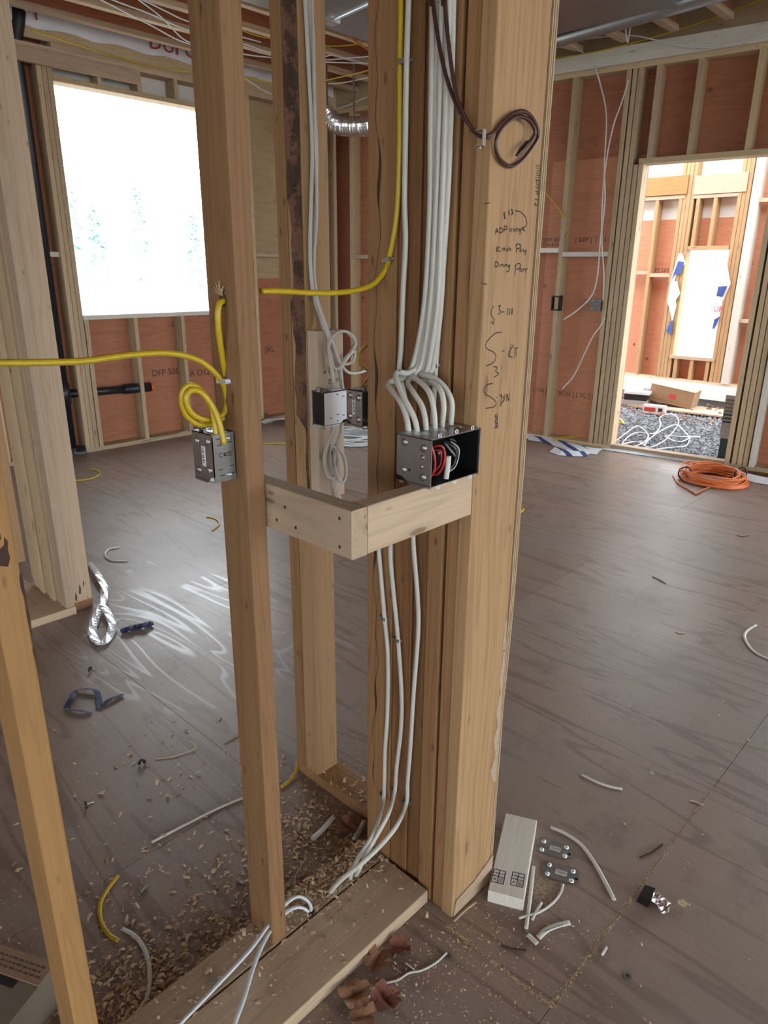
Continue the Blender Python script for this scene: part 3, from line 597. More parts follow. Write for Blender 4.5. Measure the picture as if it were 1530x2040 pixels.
# =================================================================== METAL BOXES
def device_box(name, label, M4, depth, width, height, gangs=1, near='rivets', back='slots', plates=True, ears=True, group=None, body='galv_dark'):
    """local x: from the opening to the back, local y: across the gangs, local z: up; the origin is the lower corner of the opening"""
    r = link(name, None, None, M4, label=label, category='electrical box', group=group)
    t = 0.0016; D, Wd, H = depth, width, height
    b = MB()
    b.box((0, 0, H-t), (D, Wd, H)); b.box((0, 0, 0), (D, Wd, t)); b.box((D-t, 0, t), (D, Wd, H-t))
    b.build('body', body, r)
    for y, sgn in ((0, -1), (Wd, 1)):
        y0, y1 = (y, y+t) if sgn < 0 else (y-t, y)
        c = 0.010
        poly = [(0, y0, -0.004), (D*0.62, y0, -0.004), (D*0.80, y0, 0.008), (D, y0, c), (D, y0, H-0.004), (D*0.9, y0, H), (0, y0, H)]
        pm = MB().prism(poly, (0, t, 0)); p = pm.build('side_plate', 'galv', r)
        ys = y0 if sgn < 0 else y1
        if near == 'rivets':
            for x, z in ((D*0.22, H*0.80), (D*0.76, H*0.84), (D*0.22, H*0.18), (D*0.78, H*0.24)):
                MB().dome((x, ys, z), (0, sgn, 0), 0.0078, 0.0036).build('rivet', 'galv', p, True)
            if gangs > 1:
                for x, z in ((D*0.24, H*0.60), (D*0.26, H*0.40)): MB().dome((x, ys, z), (0, sgn, 0), 0.0046, 0.0022).build('rivet', 'galv', p, True)
                MB().tube([(D*0.60, ys, H*0.27), (D*0.60, ys+sgn*0.0004, H*0.27)], 0.0028, sides=10).build('screw_hole', 'black', p)
            else:
                lb = MB().box((D*0.44, min(ys, ys+sgn*0.0004), H*0.30), (D*0.62, max(ys, ys+sgn*0.0004), H*0.72)).build('barcode_label', 'paper', p)
                bars = MB()
                for i in range(11):
                    z = H*0.34+i*H*0.033; w = 0.0005+0.0007*(i*7 % 3); yy = ys+sgn*0.0005
                    bars.box((D*0.46, min(yy, yy+sgn*0.0002), z), (D*0.56, max(yy, yy+sgn*0.0002), z+w))
                bars.build('barcode', 'ink', p, kind='stuff')
        elif near == 'slots':
            sl = MB()
            for x, z in ((D*0.25, H*0.22), (D*0.80, H*0.25), (D*0.80, H*0.82), (D*0.55, H*0.30)): sl.box((x-0.004, min(ys, ys+sgn*0.0004), z-0.0012), (x+0.005, max(ys, ys+sgn*0.0004), z+0.0006))
            for x, z in ((D*0.55, H*0.90), (D*0.55, H*0.10)): sl.tube([(x, ys, z), (x, ys+sgn*0.0005, z)], 0.0022, sides=8)
            sl.build('slot', 'black', p, kind='stuff')
    if back == 'slots':
        sl = MB(); x = D+0.0003
        for y, z in ((0.25, 0.90), (0.30, 0.77), (0.78, 0.80), (0.28, 0.26), (0.80, 0.30), (0.35, 0.13), (0.85, 0.14)):
            sl.box((D, Wd*y-0.0045, H*z-0.0009), (x, Wd*y+0.0045, H*z+0.0009))
        for y, rr in ((0.35, 0.0042), (0.52, 0.0028), (0.60, 0.003), (0.72, 0.0036), (0.80, 0.0034)): sl.ring((x, Wd*y, H*0.56), (1, 0, 0), rr, 0.0006, arc=0.7)
        sl.tube([(D, Wd*0.52, H*0.56), (x, Wd*0.52, H*0.56)], 0.0022, sides=8)
        sl.build('slot', 'black', r, kind='stuff')
        for y, z in ((0.62, 0.90), (0.60, 0.14)):
            MB().tube([(D, Wd*y-0.004, H*z), (D+0.006, Wd*y+0.004, H*z)], 0.0022, sides=8).build('screw', 'galv_bright', r, True)
    if ears:
        for z, sg in ((H, 1), (0, -1)):
            for g in range(gangs):
                yc = Wd*(g+0.5)/gangs
                e = MB(); e.ring((0.002, yc, z+sg*0.0045), (1, 0, 0), 0.0036, 0.0011, sides=12)
                e.box((0.001, yc-0.004, min(z, z+sg*0.002)), (0.003, yc+0.004, max(z, z+sg*0.002)))
                e.build('ear', 'galv_bright', r)
            if gangs == 1:
                e = MB(); e.tube([(0.008, Wd*0.25, z), (0.008, Wd*0.25, z+sg*0.009), (0.008, Wd*0.75, z+sg*0.009), (0.008, Wd*0.75, z)], 0.001, sides=6)
                e.box((0.008, Wd*0.2, min(z, z+sg*0.006)), (0.02, Wd*0.26, max(z, z+sg*0.006))); e.build('mounting_ear', 'galv_dark', r)
    for g in range(gangs):                     # cable clamps on top
        yc = Wd*(g+0.5)/gangs
        MB().box((D*0.45, yc-0.014, H), (D*0.9, yc+0.014, H+0.0014)).dome((D*0.35, yc, H), (0, 0, 1), 0.004, 0.003).build('cable_clamp', 'galv_bright', r)
    return r
# three-gang box on the block, opening towards the photographer's side
G3 = device_box('three_gang_box', 'open three-gang steel box fed by six white cables, red and black wires inside', frame((0.968, 0.800, 1.1895), (0, 1, 0), (-1, 0, 0)) @ Matrix.Translation((0, -0.150, 0)), 0.088, 0.150, 0.090, 3, body='black')  # black body: the shade inside the steel box is painted on
def g3(u, v, z): return Vector((v-0.800, 1.118-u, z-1.1895))   # world to the box's own frame
def wire3(pts, mat, r=0.0019): MB().tube(smooth_path([g3(*p) for p in pts], 5), r, sides=6).build('wire', mat, G3, True)
wire3([(0.978, 0.812, 1.268), (0.982, 0.806, 1.25), (0.985, 0.805, 1.225), (0.980, 0.812, 1.205), (0.975, 0.83, 1.20)], 'redwire', 0.0026)
wire3([(0.995, 0.83, 1.255), (1.005, 0.81, 1.262), (1.014, 0.806, 1.248), (1.012, 0.806, 1.225), (1.006, 0.815, 1.205), (0.998, 0.83, 1.205)], 'redwire', 0.0024)
wire3([(1.00, 0.83, 1.25), (1.008, 0.812, 1.25), (1.010, 0.812, 1.225), (1.002, 0.82, 1.21)], 'redwire', 0.0022)
wire3([(1.022, 0.803, 1.240), (1.021, 0.803, 1.22), (1.018, 0.804, 1.196)], 'cable', 0.0055)
for k in range(3):
    q = 0.004*k
    wire3([(1.035+q, 0.83, 1.262), (1.050+q, 0.812, 1.250), (1.056, 0.812, 1.228-q), (1.044-q, 0.815, 1.208), (1.030, 0.826, 1.214)], 'wire_black', 0.0023)
wire3([(1.048, 0.82, 1.262), (1.056, 0.806, 1.250), (1.058, 0.806, 1.232), (1.050, 0.808, 1.212), (1.036, 0.815, 1.202)], 'cable', 0.0012)
wire3([(1.03, 0.82, 1.262), (1.038, 0.808, 1.245), (1.046, 0.806, 1.235)], 'galv_dark', 0.0026)
for k in range(3): wire3([(1.062+0.004*k, 0.835, 1.262), (1.076, 0.83, 1.255), (1.084-0.003*k, 0.835, 1.24), (1.072, 0.84, 1.23)], 'wire_black', 0.0022)
inner = MB().box((0.003, 0.0018, 0.002), (0.086, 0.0032, 0.088)).build('shade_lining', 'black', G3)  # black sheets that paint the shade within the box, no real lining
MB().box((0.003, 0.1465, 0.002), (0.086, 0.148, 0.088)).build('shade_lining', 'black', G3)
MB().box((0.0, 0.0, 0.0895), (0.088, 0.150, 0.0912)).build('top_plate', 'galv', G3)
MB().dome(g3(1.088, 0.878, 1.222), (-1, 0, 0), 0.0085, 0.006).build('rivet', 'galv', G3, True)
# box on the tan stud (its back is seen, the opening faces the window wall)
BL = device_box('device_box', 'dull steel box on the tan stud, barcode on its side, fed by two yellow cables', frame((0.6855, 1.146, 1.198), (0, -1, 0), (1, 0, 0)), 0.066, 0.0485, 0.090)
# box on the doubled stud
BM = device_box('device_box', 'bright steel box on the backing block, its dark opening facing the tan stud', frame((1.184, 1.3345, 1.192), (1, 0, 0), (0, 1, 0)), 0.080, 0.051, 0.086, near='slots', back='none')
for ch in BM.children:
    if ch.name.startswith('side_plate'):
        for m in range(len(ch.data.materials)): ch.data.materials[m] = MT['galv_bright']
MB().box((0.002, 0.002, 0.002), (0.004, 0.048, 0.084)).build('interior_shade', 'black', BM)  # black sheet put in for the shade behind the opening
# box on the hidden side of the post
p = on_v(722, 805, 1.165)
BP = device_box('device_box', 'grey steel box half hidden behind the post, above the white cable coil', frame((1.150, 1.170, p.z-0.04), (0, 1, 0), (-1, 0, 0)) @ Matrix.Translation((-0.05, 0, 0)), 0.05, 0.045, 0.08)
# boxes on the door wall
q = wbl(1109, 604, 0.02)
b1 = thing('outlet_box', 'black plastic outlet box on a stud of the door wall, yellow cable above it', 'electrical box'); b1.matrix_basis = wb.matrix_basis @ Matrix.Translation((q.x, 0, q.z))
m = MB(); hw_, hh = 0.041, 0.067
for a, b_ in (((-hw_, -0.012, -hh), (-hw_+0.012, 0.06, hh)), ((hw_-0.012, -0.012, -hh), (hw_, 0.06, hh)), ((-hw_, -0.012, -hh), (hw_, 0.06, -hh+0.014)), ((-hw_, -0.012, hh-0.014), (hw_, 0.06, hh)), ((-hw_, 0.055, -hh), (hw_, 0.06, hh))): m.box(a, b_)
m.build('body', 'abs', b1)
MB().dome((0.0, 0.05, -0.035), (0, -1, 0), 0.007, 0.006).build('screw', 'paper', b1, True)
MB().tube(smooth_path([(0.0, 0.05, 0.03), (0.012, 0.03, 0.0), (-0.006, 0.03, -0.02)]), 0.003, sides=6).build('wire', 'cable', b1, True)
q = wbl(1190, 607, 0.03)
b2 = thing('junction_box', 'grey steel junction box on the stud group beside the doorway', 'electrical box'); b2.matrix_basis = wb.matrix_basis @ Matrix.Translation((0.605, 0, q.z))
MB().box((-0.055, 0.006, -0.052), (0.054, 0.05, 0.05)).build('body', 'galv_dark', b2)
MB().box((-0.055, -0.002, -0.052), (0.046, 0.006, 0.05)).build('cover', 'galv_dark', b2)
MB().box((0.046, -0.012, -0.052), (0.056, 0.04, 0.052)).build('bracket', 'black', b2)
for x, z in ((-0.04, -0.037), (0.032, -0.037), (-0.04, 0.036), (0.032, 0.036)): MB().dome((x, -0.002, z), (0, -1, 0), 0.004, 0.002).build('screw', 'galv_bright', b2, True)
# two loose side plates on the floor
def loose_plate(px, py, ang, label):
    p = on_z(px, py, 0.0); r = thing('box_side_plate', label, 'steel plate', (p.x, p.y, 0.0012), ang, 'loose box side plates on the floor')
    L, Wd = 0.047, 0.0285
    poly = [(-L, -Wd, 0), (L*0.75, -Wd, 0), (L*0.8, -Wd*0.6, 0), (L*1.1, -Wd*0.5, 0), (L*1.1, Wd*0.1, 0), (L, Wd*0.3, 0), (L, Wd*0.9, 0), (L*0.9, Wd, 0), (-L*0.8, Wd, 0), (-L*0.85, Wd*0.6, 0), (-L*1.1, Wd*0.5, 0), (-L*1.1, -Wd*0.2, 0), (-L, -Wd*0.3, 0)]
    MB().prism(poly, (0, 0, 0.0016)).build('plate', 'galv', r)
    for x, y in ((-0.72, 0.55), (-0.72, -0.62), (0.66, 0.6), (0.66, -0.6)): MB().dome((L*x, Wd*y, 0.0016), (0, 0, 1), 0.0068, 0.0036).build('rivet', 'galv_bright', r, True)
    lb = MB().box((-L*0.3, -Wd*0.28, 0.0016), (L*0.34, Wd*0.28, 0.002)).build('barcode_label', 'paper', r)
    bars = MB()
    for i in range(10): bars.box((-L*0.24+i*0.0026, -Wd*0.2, 0.002), (-L*0.24+i*0.0026+0.0008+0.0006*(i % 2), Wd*0.2, 0.0022))
    bars.build('barcode', 'ink', r, kind='stuff')
    MB().tube([(L*0.9, -Wd*0.2, 0.0016), (L*0.9, -Wd*0.2, 0.0021)], 0.005, sides=10).build('screw_hole', 'black', r)
    return r
loose_plate(1105, 1692, math.radians(-68), 'loose steel box side plate with barcode, touching the stamped offcut')
loose_plate(1117, 1740, math.radians(-68), 'loose steel box side plate with barcode, a white cable scrap poking from under it')

# =================================================================== CABLES
PU = 1.1125
def post(*pts): return [on_u(x, y, PU-d) for x, y, *dd in pts for d in ((dd[0] if dd else 0.0),)]
cable('white cable running alone down the post from its first staple', post((815, -60), (814, 0), (810, 122, 0.002), (808, 250), (806, 400), (808, 480), (803, 580), (799, 690), (796, 742), (806, 790, 0.004), (812, 850, 0.012), (806, 905, 0.004), (800, 960)), up=(-1, 0, 0))
BUN = ((862, 858, 856, 846, 826), (871, 866, 862, 852, 836), (880, 874, 868, 858, 842), (888, 880, 874, 865, 848), (895, 886, 880, 872, 856), (901, 893, 887, 879, 866))
ENT = (((806, 752, .03), (784, 758, .05), (773, 767, .07), (797, 800, .10), (811, 838, .115), (815, 874, .115)),
       ((815, 742, .03), (792, 742, .05), (788, 752, .08), (806, 795, .10), (825, 832, .105), (833, 868, .105)),
       ((825, 748, .02), (812, 762, .05), (822, 780, .07), (840, 808, .08), (847, 835, .085), (849, 862, .085)),
       ((832, 746, .01), (812, 748, .02), (832, 757, .04), (854, 780, .06), (864, 815, .065), (867, 858, .065)),
       ((846, 750, .01), (842, 764, .02), (862, 762, .03), (878, 778, .042), (884, 810, .045), (880, 852, .045)),
       ((858, 740, .006), (838, 746, .015), (862, 752, .022), (886, 772, .026), (900, 802, .026), (898, 846, .026)))
BL6 = ('white cable entering the three-gang box right beside its riveted plate', 'second white cable from the riveted plate entering the three-gang box', 'third white cable from the riveted plate entering the three-gang box', 'fourth white cable from the riveted plate entering the three-gang box', 'fifth white cable from the riveted plate entering the three-gang box', 'white cable entering the three-gang box closest to the post')
for i, (a, e) in enumerate(zip(BUN, ENT)):
    off = 0.0 if i % 2 else 0.005
    pts = post((a[0]-3, -60, off), (a[0], 0, off), (a[1], 260, off), (a[2], 420, off), (a[3], 600, off+0.002), (a[4], 715, off+0.003)) + post(*e)
    cable(BL6[i], pts, up=(-1, 0, 0), group='white cables bundled down the post', rx=0.0064, ry=0.0046)
cable('white cable passing straight down the post behind the bundle', post((905, -60), (903, 0), (897, 260), (890, 420), (878, 600, -0.003), (868, 728, -0.001), (864, 800, -0.003), (862, 870, -0.003)), up=(-1, 0, 0))
LOW = [('white cable of the lower three under the block, nearest the doubled stud', ((750, 1040), (756, 1110), (766, 1228), (773, 1310), (772, 1420), (767, 1500), (765, 1582)), ((757, 1625, .05), (738, 1672, .10), (712, 1712, .125), (698, 1745, 0.14)), (700, 1748)),
       ('middle white cable of the lower three under the block', ((779, 1040), (778, 1110), (785, 1190), (793, 1273), (800, 1380), (799, 1450), (790, 1530), (787, 1573)), ((775, 1618, .05), (750, 1665, .09), (728, 1705, .12), (712, 1738, .13)), (706, 1742)),
       ('white cable of the lower three under the block, nearest the wide face', ((822, 1030), (824, 1090), (832, 1190), (833, 1260), (824, 1380), (818, 1480), (812, 1560), (810, 1597)), ((793, 1640, .05), (762, 1680, .09), (718, 1722, .14), (680, 1752, .17)), (655, 1780))]
for lb, up_, dn, hole in LOW:
    h = on_z(hole[0], hole[1], 0.038)
    cable(lb, post(*up_) + [on_u(x, y, PU-d) for x, y, d in dn] + [h], up=(-1, 0, 0.2), rx=0.0062, ry=0.0044)
for px, py, lbh in ((655, 1780, 'drilled hole in the bottom plate taking the white cable nearest the wide face'), (618, 1817, 'drilled hole in the bottom plate with two white cables arching out'), (703, 1746, 'drilled hole in the bottom plate taking two lower white cables')):
    h = on_z(px, py, 0.0402); MB().tube([h, h+Vector((0, 0, 0.0004))], 0.011, sides=14).build('drilled_hole', 'bark', None, label=lbh, category='hole', group='drilled holes in the bottom plate')
A1 = [on_z(618, 1816, 0.036), on_z(619, 1806, 0.052), on_z(611, 1793, 0.078), on_z(592, 1786, 0.092), on_z(568, 1802, 0.095), on_z(538, 1838, 0.09), on_z(500, 1890, 0.085), on_z(440, 1955, 0.075), on_z(362, 2036, 0.07), on_z(300, 2100, 0.07)]
A2 = [on_z(615, 1818, 0.036), on_z(612, 1810, 0.05), on_z(600, 1803, 0.066), on_z(580, 1806, 0.078), on_z(552, 1830, 0.085), on_z(526, 1870, 0.088), on_z(505, 1920, 0.085), on_z(485, 1985, 0.08), on_z(463, 2045, 0.075), on_z(440, 2120, 0.07)]
cable('white cable arching high out of the plate hole beside the tan stud', A1, 'cable_blue', rx=0.0058, ry=0.004)
cable('white cable arching lower out of the plate hole, crossing under the other', [p-Vector((0, 0, 0.008)) for p in A2], 'cable_blue', rx=0.0058, ry=0.004)
# yellow cables
cable('yellow cable stapled to the post and crossing to the tan stud', [on_u(x, y, 1.1155) for x, y in ((800, -60), (799, 0), (797, 150), (796, 300), (790, 430), (775, 515))] + [on_v(766, 540, 1.066), on_v(742, 567, 1.072), on_v(700, 580, 1.08), on_v(640, 584, 1.085), on_v(560, 580, 1.085), on_v(520, 580, 1.088)], 'yellow', rx=0.0064, ry=0.0054)
yv = 1.118
def yl(*pts): return [on_v(x, y, yv-d) for x, y, d in pts]
cable('yellow cable from the drilled hole, looping into the box on the tan stud', [Vector((0.742, 1.091, 1.520))] + yl((437, 606, .03), (434, 640, .03), (441, 700, .022), (450, 756, .012), (458, 795, .006), (450, 826, .004), (425, 843, 0), (395, 845, -.004), (368, 822, -.006), (362, 785, -.004), (377, 767, 0), (400, 777, .008), (420, 810, .016), (428, 845, .026), (430, 880, .03)), 'yellow', rx=0.0064, ry=0.0054)
cable('yellow cable running in from the near stud and looping into the same box', yl((-60, 722, .0), (0, 723, .0), (90, 722, .0), (170, 719, .0), (260, 707, .0), (340, 704, .0), (400, 720, .004), (440, 757, .014), (452, 800, .012), (441, 828, .012), (412, 836, .008), (383, 824, .004), (370, 796, .004), (380, 778, .008), (402, 782, .018), (425, 812, .026), (438, 845, .034), (447, 885, .04)), 'yellow', rx=0.0064, ry=0.0054)
# cables on the doubled stud
V2 = 1.418
def st2(*pts): return [on_v(x, y, V2-d) for x, y, d in pts]
cable('white cable down the doubled stud, coiling as a ring before its box', st2((606, -60, 0), (608, 0, 0), (614, 120, 0), (622, 300, 0), (619, 420, 0), (618, 520, 0), (625, 590, 0), (640, 640, .0), (655, 690, .04), (660, 720, .05), (668, 735, .05), (682, 725, .05), (700, 700, .05), (707, 680, .05), (690, 661, .05), (668, 665, .05), (655, 690, .05), (660, 730, .05), (669, 785, .055)), rx=0.0058, ry=0.0042)
cable('second white cable down the doubled stud, dropping into its box', st2((620, -60, 0), (620, 0, 0), (624, 120, .004), (628, 300, .004), (630, 420, .002), (625, 520, .002), (630, 590, .003), (648, 645, .03), (664, 690, .05), (676, 722, .045), (700, 722, .05), (706, 700, .05), (690, 712, .05), (678, 735, .05), (680, 760, .06), (684, 785, .06)), rx=0.0058, ry=0.0042)
cable('third white cable down the doubled stud, under the other two', st2((612, -60, -.003), (614, 0, -.003), (620, 120, -.003), (630, 300, -.003), (627, 420, -.003), (623, 520, -.003), (632, 600, -.002), (650, 660, .035), (668, 705, .045), (690, 740, .045), (715, 742, .02), (740, 732, -.02)), rx=0.0058, ry=0.0042)
cable('white cable looping below the bright box and dropping behind the block', st2((672, 835, .06), (664, 862, .055), (650, 895, .05), (647, 925, .05), (655, 950, .05), (666, 948, .05), (672, 920, .05), (668, 895, .05), (658, 890, .05), (656, 915, .05), (665, 955, .045), (672, 985, .04), (690, 1010, .03), (705, 1040, .02)), rx=0.0058, ry=0.0042)
cable('second white cable looping below the bright box beside the backing block', st2((681, 835, .06), (678, 865, .055), (670, 890, .052), (664, 915, .05), (672, 950, .055), (682, 960, .055), (689, 945, .055), (686, 915, .055), (677, 898, .055), (668, 905, .05), (664, 950, .045), (672, 1000, .035), (688, 1040, .02)), rx=0.0058, ry=0.0042)
cable('yellow cable ring showing at the hidden side of the post', [on_v(x, y, 1.20) for x, y in ((752, 672), (740, 684), (727, 692), (716, 706), (716, 722), (728, 734), (738, 745))] + [Vector((1.130, 1.150, on_v(722, 805, 1.165).z+0.035))], 'yellow', rx=0.0045, ry=0.0035)
# brown thermostat cable
cable('brown cable slanting down the post, first of two strands', post((858, -60, .012), (862, 0, .012), (870, 60, .012), (882, 125, .012), (896, 175, .010), (918, 226, .008), (946, 262, .004)), 'brown_cable', 0.0036, 0.0036)
cable('brown cable coiled in a loop on the wide face of the post', post((884, -60, .014), (886, 0, .014), (893, 80, .014), (902, 150, .012), (912, 200, .010), (930, 238, .008), (948, 266, .006)) + [on_v(x, y, 0.806-d) for x, y, d in ((968, 272, 0), (985, 262, .002), (1002, 243, .004), (1022, 226, .004), (1045, 222, .006), (1063, 240, .006), (1072, 268, .006), (1062, 290, .006), (1040, 318, .004), (1018, 331, .002), (998, 320, .002), (988, 296, .002), (992, 268, .004), (1008, 246, .006), (1032, 232, .008), (1054, 240, .01), (1066, 262, .012), (1056, 282, .01), (1046, 290, .008))], 'brown_cable', 0.0036, 0.0036)
p0, p1 = on_v(1050, 282, 0.797), on_v(1029, 310, 0.797)
recentre(MB().tube([p0, p0.lerp(p1, 0.5), p1], 0.006, 0.003, 8, taper=[0.7, 1.0, 0.5]).build('cable_tip', 'black', None, True, label='black taped tip of the brown cable', category='cable'))
# staples
def staple(p, along, out, w, label, group=None, mat='galv'):
    along = Vector(along).normalized(); out = Vector(out).normalized(); side = along.cross(out).normalized(); p = Vector(p)
    m = MB()
    m.obox(p+out*0.0085, (side, out, along), (w, 0.0008, 0.0045))
    for sg in (-1, 1):
        m.obox(p+side*sg*w+out*0.001, (side, out, along), (0.0008, 0.0085, 0.0045))
    m.dome(p+side*(w+0.003)+out*0.002, out, 0.0028, 0.0015)
    return recentre(m.build('cable_staple', mat, None, label=label, category='staple', group=group))
up_ = (-1, 0, 0)
def pst(x, y, dx=0.0): p = on_u(x, y, 1.1175); return p
staple(pst(810, 122), (0, 0, 1), up_, 0.011, 'steel staple over the single white cable high on the post')
staple(pst(774, 518), (0, 0.25, 1), up_, 0.010, 'steel staple over the yellow cable on the post')
staple(pst(865, 728), (0, 0.1, 1), up_, 0.012, 'steel staple at the foot of the white bundle above the three-gang box')
staple(pst(766, 1230), (0, 0, 1), up_, 0.009, 'upper steel staple on the lower cable nearest the doubled stud')
staple(pst(793, 1273), (0, 0, 1), up_, 0.009, 'upper steel staple on the middle lower cable')
staple(pst(765, 1582), (0, 0.1, 1), up_, 0.008, 'steel staple near the floor on the lower cable nearest the doubled stud', mat='galv_dark')
staple(pst(787, 1573), (0, 0.15, 1), up_, 0.008, 'steel staple near the floor on the middle lower cable', mat='galv_dark')
staple(pst(810, 1597), (0, 0.2, 1), up_, 0.008, 'steel staple near the floor on the lower cable nearest the wide face', mat='galv_dark')
staple(on_v(956, 275, 0.811), (1, 0, 0), (0, -1, 0), 0.012, 'steel staple holding the brown cable to the wide face')
staple(Vector((0.734, 1.098, on_u(452, 760, 0.73).z)), (0, 0.05, 1), up_, 0.014, 'bright staple holding two yellow cables to the tan stud', mat='galv_bright')
staple(on_v(625, 592, 1.4245), (0, 0, 1), (0, -1, 0), 0.012, 'steel staple over the white cables on the doubled stud', mat='galv_dark')
staple(on_v(660, 902, 1.385), (0, 0, 1), (0, -1, 0), 0.009, 'steel staple low on the backing block', mat='galv_dark')
staple(on_z(425, 1958, 0.0405), (0.6, 0.8, 0), (0, 0, 1), 0.010, 'loose steel staple standing on the bottom plate by the white cables')

# =================================================================== PIPES, DUCTS AND CABLES UP HIGH
pv = 6.235
dp = thing('drain_pipe', 'black plastic drain pipe rising beside the window opening, with a capped side branch', 'pipe', (2.50, pv, 0.05))
def dpart(name, mb, mat): return inw(mb.build(name, mat, None, True), dp)
dpart('riser', MB().tube([(2.50, pv, 0.05), (2.50, pv, 3.14), (2.54, pv-0.02, 3.30), (2.60, pv-0.06, 3.62)], 0.052, sides=20), 'abs')
dpart('elbow', MB().tube(smooth_path([(2.50, pv, 0.06), (2.51, pv, 0.02), (2.56, pv-0.01, 0.0), (2.62, pv-0.02, 0.005)]), 0.06, sides=18), 'abs')
dpart('branch', MB().tube([(2.50, pv, 0.535), (3.12, pv, 0.515)], 0.036, sides=16), 'abs')
dpart('coupling', MB().tube([(2.50, pv, 0.45), (2.50, pv, 0.63)], 0.062, sides=18), 'abs')
dpart('coupling', MB().tube([(3.06, pv, 0.517), (3.32, pv, 0.513)], 0.045, sides=16), 'abs')
dpart('end_cap', MB().tube([(3.32, pv, 0.513), (3.345, pv, 0.512)], 0.042, sides=16), 'orange')
dpart('clamp_band', MB().tube([(2.555, pv-0.03, 3.39), (2.562, pv-0.034, 3.415)], 0.060, sides=18), 'galv_bright')
# wide sheet-metal duct with its standing seam
du = thing('sheet_metal_duct', 'wide grey sheet-metal duct under the joists with a standing seam', 'duct', (4.3, 3.4, 3.30))
inw(MB().box((3.2, 2.35, 3.225), (5.22, 4.40, 3.315)).build('trunk', 'duct'), du)
pA, pB = on_z(662, 42, 3.222), on_z(728, 12, 3.222)
d_ = (pB-pA); inw(MB().tube([pA-d_*0.1, pB+d_*2.5], 0.018, 0.008, 8).build('seam', 'galv_bright', None, True), du)
inw(MB().box((pA.x-0.05, pA.y-0.04, 3.205), (pA.x+0.04, pA.y+0.05, 3.226)).build('corner_patch', 'foil'), du)
rp = MB().tube([on_z(1030, 101, 3.25), on_z(1110, 78, 3.25), on_z(1310, 20, 3.25), on_z(1500, -35, 3.25)], 0.056, sides=20).build('round_duct', 'duct', None, True, label='round silver duct running along the top of the door wall', category='duct')
recentre(rp)
fx = []; pth = [on_u(646, 222, 4.9), on_u(668, 246, 4.95), on_u(700, 252, 5.0), on_u(740, 250, 5.05), on_u(790, 238, 5.1)]
sp = smooth_path(pth, 14)
recentre(MB().tube(sp, 0.092, 0.085, 20, taper=[0.86+0.1*(i % 2)+0.06*random.random() for i in range(len(sp))]).build('flexible_duct', 'foil', None, False, label='crinkled silver foil flexible duct hanging near the room corner', category='duct'))
fxd = bpy.data.objects['flexible_duct']
for i_ in (4, 30):
    q_ = sp[i_]; inw(MB().box((q_.x-0.012, q_.y-0.001, q_.z+0.05), (q_.x+0.012, q_.y+0.001, 3.36)).build('hanger_strap', 'galv'), fxd)
# cables below the joists
def hi(label, pts, mat='cable_blue', z=3.24, r=0.006, group=None):
    cable(label, [on_z(p[0], p[1], p[2] if len(p) > 2 else z) for p in pts], mat, r, r*0.75, group=group, sides=6)
hi('white cable slung under the joists past the window, passing behind both upright studs', [(150, -26), (202, 0), (300, 50), (373, 86), (487, 108), (536, 114), (641, 123), (727, 126), (800, 128)])
hi('white cable under the joists, sagging between the tan and doubled studs', [(180, -22), (225, 0), (300, 28), (373, 59), (487, 88), (536, 104), (600, 112), (641, 119), (690, 116), (727, 113), (790, 108)], z=3.26)
hi('white cable under the joists, crossing the others near the lettered wrap', [(255, -15), (277, 0), (324, 36), (373, 82), (440, 92), (487, 96), (536, 108), (640, 112), (663, 109), (690, 117), (727, 126), (790, 140)], z=3.28)
hi('short white cable high under the joists by the tan stud', [(250, -12), (291, 3), (330, 22), (371, 41), (440, 62), (520, 84)], z=3.29)
hi('white cable sloping steeply under the plate beside the window', [(440, 130), (491, 158), (538, 186), (600, 200), (643, 222), (663, 220), (700, 207), (727, 195), (790, 170)], z=3.12)
hi('low white cable by the silver flexible duct', [(560, 165), (642, 166), (680, 165), (727, 156), (790, 140)], z=3.20)
hi('yellow cable under the joists beside the wide duct', [(380, 18), (440, 40), (487, 62), (536, 76), (640, 90), (681, 91), (727, 85), (800, 70)], 'yellow', z=3.28)
hi('second yellow cable slanting towards the silver flexible duct', [(600, 172), (663, 157), (700, 149), (727, 142), (790, 122)], 'yellow', z=3.19)
hi('yellow cable pinned along the top plate over the window', [(62, 60), (105, 73), (200, 104), (290, 130), (378, 143), (470, 152), (540, 165)], 'yellow', z=3.19, r=0.007)
hi('orange cord hanging beside the wide duct', [(655, 36), (672, 52), (695, 70), (709, 83), (735, 100)], 'orange', z=3.25, r=0.008)
def wc_(label, pts, mat='cable', off=-0.05, r=0.0062):
    cable(label, [on_wb(p[0], p[1], p[2] if len(p) > 2 else off) for p in pts], mat, r, r*0.8, sides=6)
wc_('white cable hanging down the door wall and curling away past the black outlet box', [(1184, 130), (1195, 165), (1208, 230), (1204, 330), (1205, 400), (1196, 480), (1190, 550), (1178, 590), (1150, 618), (1122, 637, -0.12)])
wc_('white cable hanging from the ledger into the steel junction box', [(1252, 160), (1238, 205), (1222, 250), (1208, 320), (1200, 400), (1199, 480), (1203, 550), (1201, 600, -0.004)])
wc_('loose white cable end below the steel junction box', [(1205, 632, 0.0), (1196, 650), (1180, 672), (1162, 710), (1142, 750), (1120, 775, -0.1)])
wc_('white cable draped along the pale ledger over the doorway', [(1085, 92, -0.12), (1110, 88, -0.12), (1180, 76, -0.12), (1250, 70, -0.12), (1310, 80, -0.1), (1370, 93, -0.09), (1420, 94, -0.08), (1480, 82, -0.08), (1560, 55, -0.08)], 'cable_blue')
